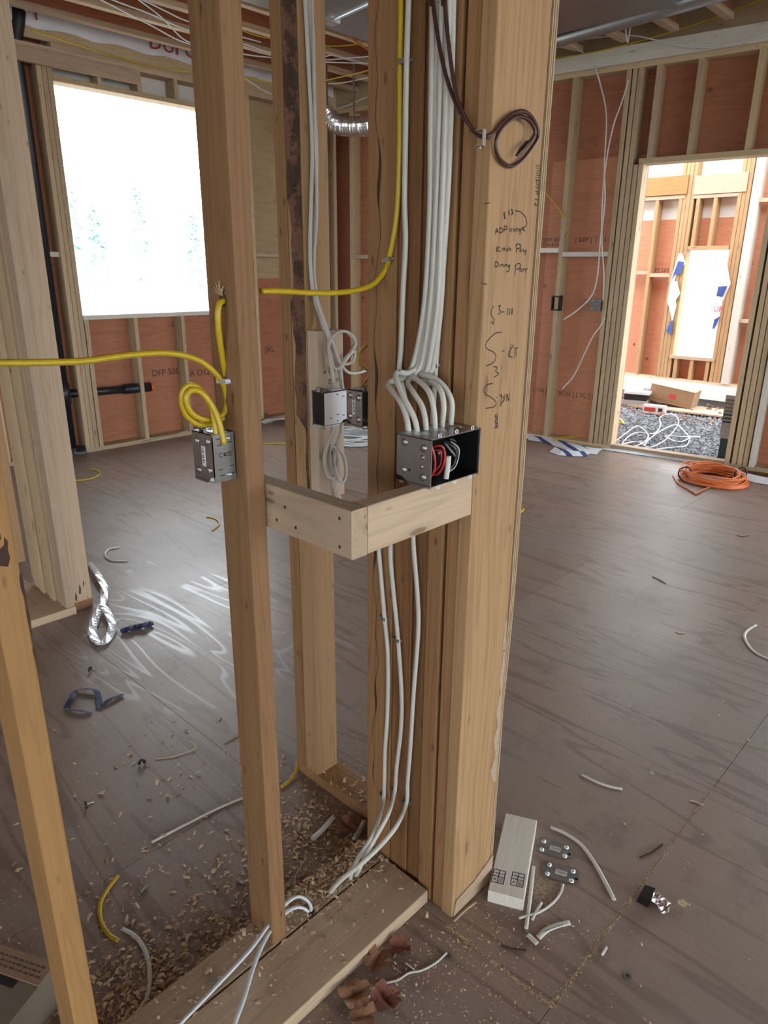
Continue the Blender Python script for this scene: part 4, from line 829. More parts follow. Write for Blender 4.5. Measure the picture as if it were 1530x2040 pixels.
wc_('short white cable under the round duct', [(1085, 90, -0.12), (1120, 95, -0.1), (1150, 100, -0.08), (1168, 108, -0.05)], 'cable_blue', r=0.005)
wc_('white cable loop hung over the round duct', [(1246, 22, -0.3), (1246, 55, -0.28), (1250, 84, -0.26), (1253, 70, -0.26), (1258, 40, -0.28), (1257, 20, -0.3)], 'cable_blue')
wc_('yellow cable running along the pale ledger', [(1085, 122, -0.06), (1105, 118, -0.06), (1200, 100, -0.06), (1310, 72, -0.06), (1420, 36, -0.06), (1515, 0, -0.06), (1580, -22, -0.06)], 'yellow')
wc_('yellow cable end bending down beside the post on the door wall', [(1072, 372, -0.02), (1088, 386, -0.02), (1112, 415, -0.02), (1130, 440, -0.02)], 'yellow', r=0.007)
wc_('yellow cable dropping to the black outlet box', [(1136, 462, 0.02), (1124, 480, 0.03), (1116, 515, 0.03), (1122, 535, 0.03), (1113, 570, 0.03), (1113, 596, 0.04)], 'yellow', r=0.006)

# =================================================================== ON THE FLOOR
def fl_cable(label, pts, mat='cable', r=0.005, ry=0.0034, z=None, group=None, cat='cable scrap', nm='cable_scrap'):
    z = ry+0.0006 if z is None else z
    return cable(label, [on_z(p[0], p[1], p[2] if len(p) > 2 else z) for p in pts], mat, r, ry, up=(0, 0, 1), name=nm, category=cat, group=group)
fl_cable('straight white cable scrap lying alone on the open floor', [(1158, 1543), (1185, 1556), (1212, 1566), (1240, 1572)])
fl_cable('long bowed white cable scrap around the steel plates', [(1097, 1648), (1125, 1660), (1158, 1683), (1185, 1720), (1203, 1752), (1224, 1793)], r=0.0058)
fl_cable('curved white cable scrap at the edge of the bare floor, away from other litter', [(1506, 1245), (1487, 1258), (1484, 1272), (1500, 1296), (1530, 1312), (1570, 1322)], r=0.0065)
fl_cable('thin white cable scrap coming from under a steel plate', [(1122, 1762), (1116, 1780), (1100, 1800), (1072, 1818), (1034, 1829)], r=0.0034)
fl_cable('printed flat cable jacket scrap below the stamped offcut', [(1072, 1868), (1090, 1852), (1112, 1843), (1135, 1838)], r=0.0075, ry=0.003)
stp = on_z(1102, 1849, 0.0068); stp2 = on_z(1125, 1841, 0.0068)
o = stamp('2 CONDUCTORS NMD90', 0.0052, stp, stp2-stp, (0, 1, 0), None, 'ink'); tag(o, 'tiny black print on the flat cable jacket scrap', 'lettering')
fl_cable('stubby white jacket end beside the printed scrap', [(1052, 1862), (1060, 1870), (1070, 1880)], r=0.0065)
fl_cable('white strip lying against the stamped offcut', [(1063, 1726, 0.004), (1056, 1790, 0.004), (1048, 1850, 0.004)], r=0.005, ry=0.003)
fl_cable('small white stub crossing the thin scrap', [(1079, 1798), (1066, 1820), (1060, 1832)], r=0.004)
fl_cable('tiny white stub on the bare floor by the sawdust seam', [(1199, 1902), (1203, 1896), (1208, 1887)], r=0.0035)
fl_cable('white cable scrap curving off the bottom plate near the near stud', [(243, 1850), (268, 1864), (288, 1892), (298, 1935), (293, 1985), (275, 2015), (250, 2045), (230, 2080)], r=0.0055)
fl_cable('C-shaped white cable scrap near the stud cluster', [(237, 1090), (217, 1094), (209, 1106), (222, 1116), (254, 1117)], r=0.006, ry=0.005)
fl_cable('pale plastic tube lying on the floor behind the tan stud', [(488, 1588, 0.004), (440, 1608, 0.004), (375, 1640, 0.004), (302, 1678, 0.004)], r=0.0038, ry=0.0036, cat='tube', nm='plastic_tube')
fl_cable('short white end of wire by the plate hole', [(610, 1708, 0.03), (594, 1735, 0.012), (587, 1757, 0.004), (590, 1775, 0.002)], r=0.002, ry=0.0018)
fl_cable('torn white jacket piece between the studs', [(622, 1672, 0.009), (640, 1655, 0.009), (664, 1628, 0.009)], r=0.0085, ry=0.006)
fl_cable('torn white jacket piece beside the lower cables', [(706, 1672, 0.009), (716, 1655, 0.010), (726, 1636, 0.012)], r=0.008, ry=0.006)
fl_cable('white wire scrap reaching from the foil crimp to a washer', [(890, 1898), (868, 1918), (840, 1933), (815, 1938), (790, 1953), (752, 1960)], r=0.0028, ry=0.0022)
fl_cable('short wire stub crossing the white wire scrap', [(808, 1918), (826, 1932)], r=0.0022, ry=0.002)
fl_cable('yellow cable scrap near the grey carton', [(235, 1745), (212, 1775), (199, 1805), (202, 1838), (218, 1862), (236, 1874)], 'yellow', 0.0058, 0.004)
fl_cable('small yellow cable scrap on the wet-marked sheet', [(412, 1030), (428, 1033), (437, 1044), (423, 1057)], 'yellow', 0.0055, 0.004)
fl_cable('yellow cable scrap at the foot of the doubled stud', [(594, 1514, 0.02), (590, 1535, 0.012), (577, 1555, 0.006), (560, 1568, 0.005)], 'yellow', 0.0055, 0.004)
fl_cable('yellow cable curved on the floor beside the stud cluster', [(120, 955), (150, 957), (180, 954), (198, 946), (196, 938), (178, 934)], 'yellow', 0.007, 0.006)
fl_cable('yellow cable line lying between the tan and doubled studs', [(440, 888), (500, 886), (535, 884), (580, 884), (620, 890)], 'yellow', 0.007, 0.006)
fl_cable('yellow cable knot beside the foot of the post on the open floor', [(1028, 1012), (1040, 1010), (1042, 1018), (1032, 1020), (1044, 1014), (1036, 1022)], 'yellow', 0.006, 0.006, z=0.012)
fl_cable('yellow cable end on the door wall bottom plate', [(1104, 877, 0.045), (1120, 872, 0.045), (1140, 870, 0.045), (1152, 871, 0.045)], 'yellow', 0.009, 0.007)
fl_cable('thin twig of curled wood near the black clip', [(310, 1512, 0.002), (345, 1507, 0.003), (375, 1497, 0.004), (389, 1490, 0.008), (386, 1480, 0.012), (377, 1478, 0.01)], 'chip', 0.0022, 0.0016, cat='wood curl', nm='wood_curl')
# offcut with grade stamps
oc = [on_z(1005, 1622, 0.039), on_z(1072, 1632, 0.039), on_z(970, 1776, 0.039)]
ang = math.atan2((oc[2]-oc[0]).y, (oc[2]-oc[0]).x); L = (oc[2]-oc[0]).length
cx_ = (oc[1]+oc[2])/2
oc_m = Matrix.Translation((cx_.x, cx_.y, 0.0195)) @ Matrix.Rotation(ang, 4, 'Z')
OC = link('lumber_offcut', bar_mesh(L, 0.093, 0.038, 'white'), None, oc_m @ Matrix.Translation((-L/2, 0, 0)), label='whitish lumber offcut with blue-black grade stamps lying by the post', category='offcut')
def grade(x, y):
    g = MB()
    for a in (-0.016, 0, 0.016): g.box((x-0.022, y+a-0.001, 0.0191), (x+0.022, y+a+0.001, 0.0194))
    for a in (-0.022, 0.0, 0.022): g.box((x+a-0.001, y-0.016, 0.0191), (x+a+0.001, y+0.016, 0.0194))
    o = g.build('stamp_frame', 'navy', OC)
    for i, (dx, dy, tx) in enumerate(((-0.011, 0.008, 'S-P-F'), (0.011, 0.008, 'KD\nHT'), (-0.011, -0.008, 'No 2'), (0.011, -0.008, '38'))):
        stamp(tx, 0.008, (x+dx, y+dy, 0.0193), (0, -1, 0), (1, 0, 0), OC, 'navy')
grade(L*0.80, 0.022); grade(L*0.82, -0.028)
# grey carton with a flap, by the near stud
ct = thing('carton', 'grey-brown cardboard carton with printed flap and dark hand slot beside the golden stud', 'carton', (0.134, 1.372, 0.0), math.radians(26.8))
MB().box((-0.15, -0.15, 0.001), (0.15, 0.15, 0.115)).build('body', 'card_grey', ct)
fp = MB().box((0.098, -0.15, 0.115), (0.152, 0.15, 0.118)).build('flap', 'card', ct)
pr_ = MB(); rq = random.Random(5)
for row in range(3):
    y_ = 0.02
    while y_ > -0.13:
        w_ = rq.uniform(0.004, 0.014); pr_.box((0.111+row*0.011, y_-w_, 0.118), (0.1155+row*0.011, y_, 0.1183)); y_ -= w_+0.004
pr_.build('print', 'ink_faint', fp, kind='stuff')
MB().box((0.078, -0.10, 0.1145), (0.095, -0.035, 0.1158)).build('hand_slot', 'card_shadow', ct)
# blue tape, film, clips
def strip(label, pts, w, mat, name, category, k=6, th=0.0008):
    P = smooth_path([on_z(x, y, z) for x, y, z in pts], k)
    o = MB().tube(P, w, th, 6, up=(0.3, 0.2, 1), twist=0.25).build(name, mat, None, False, label=label, category=category); return recentre(o)
strip('twisted strip of navy blue tape curled on the floor', [(182, 1421, .004), (158, 1415, .012), (133, 1412, .006), (143, 1391, .014), (150, 1378, .006), (168, 1372, .016), (191, 1376, .012), (197, 1394, .006), (199, 1409, .004), (218, 1394, .010), (245, 1383, .006)], 0.012, 'navy', 'tape_strip', 'tape', th=0.0015)
strip('crumpled navy and white wrapper beside the clear film', [(243, 1257, .008), (258, 1252, .018), (270, 1249, .012), (285, 1246, .018), (300, 1242, .010)], 0.022, 'navy', 'wrapper', 'wrapper', th=0.012)
strip('clear plastic film knotted in a loop by the stud cluster', [(178, 1122, .01), (195, 1145, .03), (208, 1172, .02), (203, 1205, .03), (190, 1232, .02), (184, 1262, .01), (200, 1283, .012), (217, 1268, .01), (224, 1245, .02), (214, 1220, .03), (203, 1205, .03)], 0.020, 'plastic_film', 'plastic_film', 'plastic film', th=0.006)
def clip(px, py, rot, label):
    p = on_z(px, py, 0.0); r = thing('cable_clip', label, 'clip', (p.x, p.y, 0.0), rot)
    MB().tube(smooth_path([(-0.008, 0, 0.004), (-0.008, 0, 0.012), (0, 0, 0.017), (0.008, 0, 0.012), (0.008, 0, 0.004)], 4), 0.005, 0.004, 6, up=(0, 1, 0)).build('saddle', 'black', r, True)
    MB().tube([(0.01, 0, 0.004), (0.012, -0.024, 0.002)], 0.0013, sides=6).dome((0.01, 0, 0.004), (0, 1, 0), 0.003, 0.002).build('nail', 'galv', r)
clip(180, 1337, 0.6, 'black cable clip beyond the twisted navy tape')
clip(283, 1523, -0.3, 'black cable clip among scattered wood chips, its nail showing')
clip(172, 1608, 1.2, 'tiny black cable clip near the near stud')
for px, py, a, lb in ((288, 1774, 0.3, 'grey stick of collated staples behind the tan stud'), (479, 1759, 1.75, 'grey stick of collated staples close to the tan stud')):
    p = on_z(px, py, 0.0); MB().obox((p.x, p.y, 0.004), ((math.cos(a), math.sin(a), 0), (-math.sin(a), math.cos(a), 0), (0, 0, 1)), (0.013, 0.004, 0.0035)).build('staple_stick', 'galv', None, label=lb, category='staples')
def washer(px, py, lb):
    p = on_z(px, py, 0.0); m = MB(); n = 18; vs = []
    for z in (0.0004, 0.0022):
        for r in (0.0045, 0.0105): vs += [(r*math.cos(2*math.pi*i/n), r*math.sin(2*math.pi*i/n), z) for i in range(n)]
    fs = []
    for i in range(n):
        j = (i+1) % n; fs += [(i, j, n+j, n+i), (2*n+i, 3*n+i, 3*n+j, 2*n+j), (n+i, n+j, 3*n+j, 3*n+i), (i, 2*n+i, 2*n+j, j)]
    o = m.add(vs, fs).build('washer', 'galv_dark', None, label=lb, category='washer'); o.location = (p.x, p.y, 0)
washer(1250, 1945, 'flat grey washer alone on the floor past the sawdust seam'); washer(892, 1906, 'flat grey washer at the end of the white wire scrap')
fb = on_z(1285, 1790, 0.0); fbag = thing('foil_scrap', 'torn silver foil scrap with a black end on the bare floor', 'foil scrap', (fb.x, fb.y, 0.0), math.radians(-80))
sc_ = MB(); n = 7; vs = []
for i in range(n+1):
    for j in range(5):
        x = 0.012+0.05*i/n; y = (-0.026+0.013*j)*(1-0.5*(i/n)**2); vs.append((x, y+0.006*math.sin(i), 0.006+0.014*math.sin(i*0.8+j)*random.random()+0.012*(1-i/n)))
sc_.add(vs, [(i*5+j, i*5+j+1, i*5+5+j+1, i*5+5+j) for i in range(n) for j in range(4)]).add([(x, y, z-0.0012) for x, y, z in vs], [(i*5+j, i*5+5+j, i*5+5+j+1, i*5+j+1) for i in range(n) for j in range(4)])
sc_.build('foil', 'foil', fbag)
MB().prism([(0.014, -0.026, 0.001), (0.014, 0.022, 0.001), (-0.012, 0.018, 0.001), (-0.016, -0.024, 0.001)], (0.004, 0, 0.026)).build('black_end', 'black', fbag)
fc = on_z(747, 1968, 0.004); fd = on_z(728, 1985, 0.006)
recentre(MB().tube([fc, fc.lerp(fd, .5)+Vector((0, 0, .004)), fd], 0.011, 0.005, 8, taper=[0.6, 1, 0.8]).build('foil_crimp', 'foil', None, label='small crushed foil crimp among the dead leaves', category='foil scrap'))
for pts, lb, mt in (([(1275, 1708), (1298, 1698), (1320, 1682)], 'dark splinter lying near the sawdust seam', 'bark'), ([(998, 1884), (1022, 1890), (1048, 1893)], 'flat dark splinter below the stamped offcut', 'bark'), ([(1300, 1148), (1312, 1154), (1326, 1162)], 'thin dark sliver out on the bare floor', 'bark'), ([(1468, 1066), (1480, 1069), (1492, 1067)], 'dark flake on the floor before the orange coil', 'bark'),
                    ([(905, 1835), (925, 1815), (948, 1797)], 'pale sliver of wood at the foot of the post', 'chip'), ([(448, 1479), (465, 1470), (482, 1460)], 'pale flat wood sliver behind the tan stud', 'pale'), ([(1375, 1594), (1388, 1598), (1402, 1605)], 'thin tan sliver where the seam fades', 'chip'), ([(520, 1690), (505, 1700), (498, 1712)], 'bent wood curl behind the tan stud', 'chip'), ([(1346, 1258), (1356, 1261), (1364, 1260)], 'small yellowish flake on the bare floor', 'chip')):
    strip(lb, [(x, y, .003) for x, y in pts], 0.0035, mt, 'wood_sliver', 'wood sliver', 4, 0.0018)
def leaf(px, py, size, rot, lb, mat='leaf', z=0.004):
    p = on_z(px, py, 0.0); rr = random.Random(int(px*7+py)); base = []
    for i in range(26):
        a = -math.pi/2+2*math.pi*i/26; k = 0.50+0.42*abs(math.cos(2.5*(a+math.pi/2)))**0.7+rr.uniform(-0.10, 0.10); base.append((k*math.cos(a), k*math.sin(a)))
    f1, f2, c1_, c2_ = rr.uniform(0, 6), rr.uniform(0, 6), rr.uniform(0.2, 0.5), rr.uniform(0.1, 0.3)
    def hz(x, y): return z+size*(0.10+c1_*(math.cos(f1)*x+math.sin(f1)*y)**2+c2_*abs(math.sin(3*(x*math.cos(f2)+y*math.sin(f2)))))
    vs = [(0, 0, hz(0, 0))]+[(x*size*0.5, y*size*0.5, hz(x*0.5, y*0.5)) for x, y in base]+[(x*size, y*size, hz(x, y)) for x, y in base]; n = len(base)
    fs = [(0, 1+i, 1+(i+1) % n) for i in range(n)]+[(1+i, 1+n+i, 1+n+(i+1) % n, 1+(i+1) % n) for i in range(n)]
    m = MB().add(vs, fs).add([(a, b, c-0.0009) for a, b, c in vs], [f[::-1] for f in fs])
    m.tube([(0, -size, hz(0, -1)), (0.1*size, -1.5*size, z)], 0.0009, sides=5)
    o = m.build('dead_leaf', mat, None, label=lb, category='leaf'); o.location = (p.x, p.y, 0); o.rotation_euler = (0, 0, rot)
leaf(752, 1922, 0.040, 0.3, 'tan dead leaf leaning against the loose board'); leaf(795, 1893, 0.032, 1.9, 'red-brown dead leaf by the loose board', 'leaf_red')
leaf(706, 1990, 0.042, 2.6, 'tan dead leaf by the foil crimp'); leaf(768, 1998, 0.040, 4.0, 'dark red dead leaf beside the foil crimp', 'leaf_red')
leaf(692, 1655, 0.040, 1.2, 'brown dead leaf between the plates, under the lower cables', 'leaf_red'); leaf(1358, 1804, 0.014, 0.5, 'small curled flake beyond the foil scrap', 'chip'); leaf(722, 2032, 0.035, 5.2, 'dead leaf at the end of the loose board', 'leaf')
for px, py, lb in ((1298, 1540, 'thin grey flake near the straight white scrap'), (1491, 1475, 'thin grey flake far out on the bare floor')):
    p = on_z(px, py, 0.0); o = MB().prism([(-0.012, -0.004, 0.0005), (0.003, -0.010, 0.0005), (0.012, 0.002, 0.0005), (0.0, 0.010, 0.0005)], (0, 0, 0.0008)).build('grey_flake', 'galv', None, label=lb, category='flake'); o.location = (p.x, p.y, 0)

# coils
def coil(name, label, c, R, r, turns, mat, zr, seed, tail=None, ex=1.0):
    rnd = random.Random(seed); pts = []; N = 26
    for i in range(int(turns*N)):
        a = 2*math.pi*i/N; k = i/N
        rr = R*(1+0.10*math.sin(k*2.1+seed)+0.03*math.sin(a*2+k)); z = r+zr*(0.5+0.5*math.sin(k*1.37+seed))*(0.6+0.4*math.sin(a+k*0.5))
        pts.append(Vector((c.x+0.02*math.sin(k)+rr*ex*math.cos(a), c.y+0.02*math.cos(k*1.3)+rr*math.sin(a), max(r, z))))
    if tail: pts += [Vector(t) for t in tail]
    o = MB().tube(pts, r, sides=6).build(name, mat, None, True, label=label, category='cable coil'); return recentre(o)
oc_c = on_z(1421, 957, 0.0)
oco = coil('cable_coil', 'coiled orange extension cord on the floor before the doorway', oc_c, 0.225, 0.0072, 17, 'orange', 0.085, 1.0, [on_z(1385, 985, 0.008), on_z(1350, 962, 0.008), on_z(1341, 945, 0.01)])
for a in (2.2, -0.7):
    o = MB().ring((oc_c.x+0.225*math.cos(a), oc_c.y+0.225*math.sin(a), 0.05), (-math.sin(a), math.cos(a), 0), 0.052, 0.006, sides=14).build('tie', 'black'); o.parent = oco; o.matrix_parent_inverse = oco.matrix_basis.inverted()
wcl = on_z(700, 878, 0.0)
coil('cable_coil', 'loose pile of white cable coils on the floor in the room corner', wcl, 0.24, 0.006, 13, 'cable_blue', 0.10, 2.3)
# house wrap lying along the foot of the door wall
def wrap_strip(label, pts, w, lift=0.0):
    m = MB(); vs = []
    for i, (x, y) in enumerate(pts):
        p = on_z(x, y, 0.0); q = p - WBN*w*(1+0.15*math.sin(i*2.0)) ; k = 0.012*abs(math.sin(i*1.3))
        vs += [(p.x, p.y, 0.03+lift), ((p.x+q.x)/2, (p.y+q.y)/2, 0.014+k), (q.x, q.y, 0.006)]
    n = len(pts); fs = [(3*i+j, 3*i+j+1, 3*i+3+j+1, 3*i+3+j) for i in range(n-1) for j in range(2)]
    m.add(vs, fs).add([(a, b, c-0.003) for a, b, c in vs], [f[::-1] for f in fs])
    return m.build('house_wrap_strip', 'wrap', None, label=label, category='house wrap')
wrap_strip('white house wrap with blue print along the foot of the door wall', [(1030, 866), (1060, 870), (1090, 876), (1120, 884), (1150, 892), (1180, 898), (1200, 900)], 0.16)
wrap_strip('folded end of white house wrap beside the doorway', [(1105, 896), (1125, 902), (1150, 905), (1178, 905)], 0.12)
wrap_strip('white house wrap strip under the doorway sill', [(1205, 893), (1270, 902), (1330, 911), (1390, 920), (1436, 927)], 0.08, -0.024)
wrap_strip('white house wrap strip with blue print beyond the orange coil', [(1480, 948), (1510, 955), (1545, 962), (1600, 974)], 0.12)
strip('white paper trim along the foot of the window wall', [(146, 903, .01), (180, 896, .02), (230, 887, .012), (290, 878, .02), (340, 868, .03), (372, 858, .04)], 0.03, 'paper', 'paper_strip', 'paper', 4, 0.004)
strip('crumpled white paper by the wall between the studs', [(525, 842, .02), (545, 836, .06), (562, 834, .05), (580, 836, .02)], 0.06, 'paper', 'paper_scrap', 'paper', 4, 0.012)
strip('crumpled white paper in the room corner beyond the cable pile', [(690, 822, .04), (702, 812, .09), (716, 814, .08), (730, 818, .03)], 0.05, 'paper', 'paper_scrap', 'paper', 4, 0.02)

# ---- wood chips and sawdust: past counting
def chips(name, label, n, place, mats, smin, smax, seed):
    rnd = random.Random(seed); m = MB(); k = 0
    while k < n:
        q = place(rnd)
        if q is None: continue
        x, y, z = q; s = smin+(smax-smin)*rnd.random()**3; a = rnd.random()*math.pi*2; l = s; w = s*(0.22+0.4*rnd.random()); t = s*(0.08+0.16*rnd.random()); tl = (rnd.random()-0.5)*0.9
        ca, sa = math.cos(a), math.sin(a); X = Vector((ca*math.cos(tl), sa*math.cos(tl), math.sin(tl))); Y = Vector((-sa, ca, 0)); Z = X.cross(Y)
        c = Vector((x, y, z+t+abs(math.sin(tl))*l))
        cur = Z*(s*0.5*rnd.random())
        p = [c-X*l-Y*w, c-X*l+Y*w, c+Y*w*0.9+cur, c-Y*w*0.9+cur, c+X*l+Y*w*0.6, c+X*l-Y*w*0.6]
        vs = p+[v-Z*t for v in p]
        m.add(vs, [(0, 3, 2, 1), (3, 5, 4, 2), (6, 7, 8, 9), (9, 8, 10, 11), (0, 1, 7, 6), (1, 2, 8, 7), (2, 4, 10, 8), (4, 5, 11, 10), (5, 3, 9, 11), (3, 0, 6, 9)], 0 if rnd.random() < 0.62 else 1); k += 1
    return m.build(name, mats, None, label=label, category='wood chips', kind='stuff')
def height(x, y):
    if 1.048 < y < 1.139 and x < 1.117: return 0.0402
    if 0.886 < y < 1.043 and x < 1.112: return 0.0402
    if 1.11 < x < 1.32 and 0.80 < y < 1.13: return None
    if 1.207 < x < 1.297 and 1.13 < y < 1.52: return 0.0402
    if 0.73 < x < 0.78 and 1.04 < y < 1.145: return None
    return 0.0002
def near_plate(r):
    x = r.uniform(-0.1, 1.2); y = 1.09+r.gauss(0.08, 0.13); h = height(x, y); return None if h is None else (x, y, h)
def pile(r):
    x = r.gauss(0.99, 0.11); y = r.gauss(1.10, 0.035); h = height(x, y); return None if h is None else (x, y, h+abs(r.gauss(0, 0.004)))
def foot(r):
    x = r.gauss(0.35, 0.22); y = 1.15+abs(r.gauss(0, 0.10)); h = height(x, y); return None if h is None else (x, y, h+abs(r.gauss(0, 0.002)))
def mid(r):
    x = r.uniform(-0.1, 1.3); y = 1.15+abs(r.gauss(0, 0.55)); h = height(x, y); return None if h is None else (x, y, h)
def between(r):
    x = r.gauss(1.02, 0.13); y = r.gauss(1.28, 0.10); h = height(x, y); return None if h is None else (x, y, h)
def open_floor(r):
    x = 0.9+abs(r.gauss(0, 1.1)); y = r.uniform(-0.6, 1.6); h = height(x, y); return None if h is None or h > 0.03 else (x, y, h)
def corner(r):
    x = r.gauss(0.95, 0.22); y = r.gauss(0.72, 0.14); h = height(x, y); return None if h is None or h > 0.03 else (x, y, h)
CH = ['chip', 'chip_dark']
chips('wood_chips', 'scattered drill shavings along the drilled bottom plate', 1500, near_plate, CH, 0.002, 0.0085, 3)
chips('wood_chips', 'heap of curled drill shavings around the plate hole by the post', 1500, pile, CH, 0.002, 0.0075, 4)
chips('wood_chips', 'shavings banked against the bottom plate near the golden stud', 2400, foot, CH, 0.002, 0.009, 5)
chips('wood_chips', 'loose wood chips scattered over the floor behind the tan stud', 1300, mid, CH, 0.002, 0.0105, 6)
chips('wood_chips', 'shavings in the angle between the two bottom plates', 1300, between, CH, 0.002, 0.0085, 8)
chips('wood_chips', 'sparse pale wood specks on the open floor', 700, open_floor, CH, 0.0008, 0.005, 9)
chips('wood_chips', 'fine sawdust and chips before the loose board and post', 2200, corner, CH, 0.0007, 0.004, 10)
def seam(r):
    if r.random() < 0.62:
        t = r.random()**1.4; return (1.094+t*1.0, 0.505+r.gauss(0, 0.004*(1-t*0.6)), 0.0001)
    t = r.random(); return (1.094+r.gauss(0, 0.0035), 0.505+t*0.30, 0.0001)
chips('sawdust', 'pale sawdust filling the joints between floor sheets', 3800, seam, ['dust', 'chip_dark'], 0.0006, 0.0024, 11)
def dustspot(r):
    x = r.gauss(1.36, 0.035); y = r.gauss(0.70, 0.03); return (x, y, 0.0001)
chips('sawdust', 'little mound of pale sawdust beside the stamped offcut', 1800, dustspot, ['dust', 'dust'], 0.0005, 0.002, 12)
def dust2(r):
    x = r.gauss(1.45, 0.12); y = r.gauss(1.33, 0.10); h = height(x, y); return None if h is None or h > 0.03 else (x, y, h)
chips('sawdust', 'pale sawdust on the floor beyond the short plate', 2600, dust2, ['dust', 'dust'], 0.0005, 0.0025, 13)

# =================================================================== OUTSIDE THE DOORWAY
PG = -0.06
yard = MB().box((6.36, 0.6, PG-0.3), (9.7, 6.0, PG-0.012)).build('gravel_bed', 'soil', None, kind='structure', label='gravel yard outside the doorway', category='ground')
rnd = random.Random(21); m = MB(); oct_ = [(1, 0, 0), (0, 1, 0), (-1, 0, 0), (0, -1, 0), (0, 0, 1), (0, 0, -1)]; of = [(0, 1, 4), (1, 2, 4), (2, 3, 4), (3, 0, 4), (1, 0, 5), (2, 1, 5), (3, 2, 5), (0, 3, 5)]
for i in range(12000):
    x = 6.42+rnd.random()*3.1; y = 2.0+rnd.random()*2.9; s = 0.008+0.016*rnd.random()**2; a = rnd.random()*6.28
    vs = []
    for p in oct_:
        q = Vector((p[0]*s*(0.7+rnd.random()*0.7), p[1]*s*(0.7+rnd.random()*0.7), p[2]*s*(0.5+rnd.random()*0.5))); vs.append((x+q.x*math.cos(a)-q.y*math.sin(a), y+q.x*math.sin(a)+q.y*math.cos(a), PG-0.006+q.z))
    m.add(vs, of, 0 if rnd.random() < 0.8 else 1)
m.build('gravel', ['rock', 'rock_pale'], None, kind='stuff', label='loose grey gravel outside the doorway', category='gravel')
def yleaf(r):
    x = r.uniform(8.2, 9.45); y = r.uniform(2.2, 5.0)
    return (x, y, PG+0.004+0.012*r.random()) if r.random() < 0.35+0.5*(x > 8.9) else None
o = chips('dead_leaves', 'brown dead leaves scattered over the gravel', 700, yleaf, ['leaf', 'leaf_red'], 0.015, 0.045, 22); o['category'] = 'leaves'
MB().box((6.5, 0.4, 3.30), (7.9, 6.1, 3.42)).build('added_sky_shade', 'osb', None, kind='structure', label='unseen flat roof added over the porch to cut the skylight', category='roof')  # unseen roof added to block part of the sky over the porch
# far framed wall of the porch
WX = 9.6
wp_ = link('wall_porch', None, None, Matrix.Translation((WX, 3.8, 0)) @ Matrix.Rotation(-math.pi/2, 4, 'Z'), kind='structure', label='far framed porch wall with orange sheathing and a torn-wrap window', category='wall')
def ps(x, y): p = on_u(x, y, WX); return 3.8-p.y, p.z
wl, wr_ = ps(1352, 620)[0], ps(1432, 620)[0]
for s in (-1.1, ps(1294, 500)[0]): timber('stud', 'z', (s, 0, 0.24), (s+0.045, 0.14, 2.55), 'fir_light', wp_)
for k in range(4): timber('stud', 'z', (wl-0.19+k*0.047, 0.004*(k % 2), 0.24), (wl-0.19+k*0.047+0.044, 0.14, 3.0), 'fir_light', wp_)
for k in range(3): timber('stud', 'z', (wr_+0.01+k*0.047, 0.004*(k % 2), 0.24), (wr_+0.01+k*0.047+0.044, 0.14, 3.0), 'fir_light', wp_)
timber('stud', 'z', (wr_+0.17, -0.03, 0.24), (wr_+0.26, 0.14, 3.2), 'white', wp_)
for s in (wr_+0.45, wr_+0.50, wr_+0.90): timber('stud', 'z', (s, 0, 0.24), (s+0.045, 0.14, 3.2), 'pale', wp_)
timber('window_header', 'x', (wl, -0.004, 1.86), (wr_, 0.14, 1.905), 'fir_light', wp_)
timber('window_sill', 'x', (wl-0.04, -0.01, 0.50), (wr_+0.04, 0.14, 0.545), 'pale', wp_)
for s in (wl+0.03, wl+0.24): timber('cripple_stud', 'z', (s, 0, 1.905), (s+0.045, 0.14, 2.46), 'fir_light', wp_)
for s in (wl+0.03, wl+0.24, wr_-0.06): timber('cripple_stud', 'z', (s, 0, 0.24), (s+0.045, 0.14, 0.50), 'fir_light', wp_)
timber('plate', 'x', (wl-0.02, -0.002, 2.46), (wr_+0.02, 0.14, 2.50), 'pale', wp_)
timber('lintel', 'x', (wl-0.02, -0.01, 2.505), (wr_+0.10, 0.14, 2.72), 'pale', wp_)
timber('beam', 'x', (-1.2, -0.02, 2.52), (wl-0.10, 0.14, 2.74), 'gold', wp_)
timber('plate', 'x', (-1.2, -0.005, 2.47), (wl-0.12, 0.14, 2.515), 'pale', wp_)
timber('bottom_plate', 'x', (-1.6, 0, 0.20), (2.0, 0.14, 0.24), 'pale', wp_)
timber('top_plate', 'x', (-1.6, 0, 3.2), (2.0, 0.14, 3.25), 'pale', wp_)
for s0, s1, z in ((-1.05, ps(1294, 500)[0], 1.56), (ps(1294, 500)[0]+0.045, wl-0.19, 1.53), (wr_+0.26, wr_+0.45, 1.00), (wr_+0.26, wr_+0.45, 2.38), (wr_+0.545, wr_+0.9, 0.97), (wr_+0.545, wr_+0.9, 2.36)):
    timber('blocking', 'x', (s0, 0, z), (s1, 0.09, z+0.045), 'pale', wp_)
for a, b in ((-1.6, wl-0.02), (wr_+0.02, 2.0)):
    shpanel(wp_, a, b, 0.1, 1.2, 'red_bright'); shpanel(wp_, a, b, 1.2, 2.24, 'red_bright'); shpanel(wp_, a, b, 2.24, 3.3, 'grey_panel' if a < 0 else 'red_bright')
shpanel(wp_, wl-0.02, wr_+0.02, 0.1, 0.53, 'red_bright'); shpanel(wp_, wl-0.02, wr_+0.02, 1.88, 2.24, 'red_bright'); shpanel(wp_, wl-0.02, wr_+0.02, 2.24, 3.3, 'grey_panel')
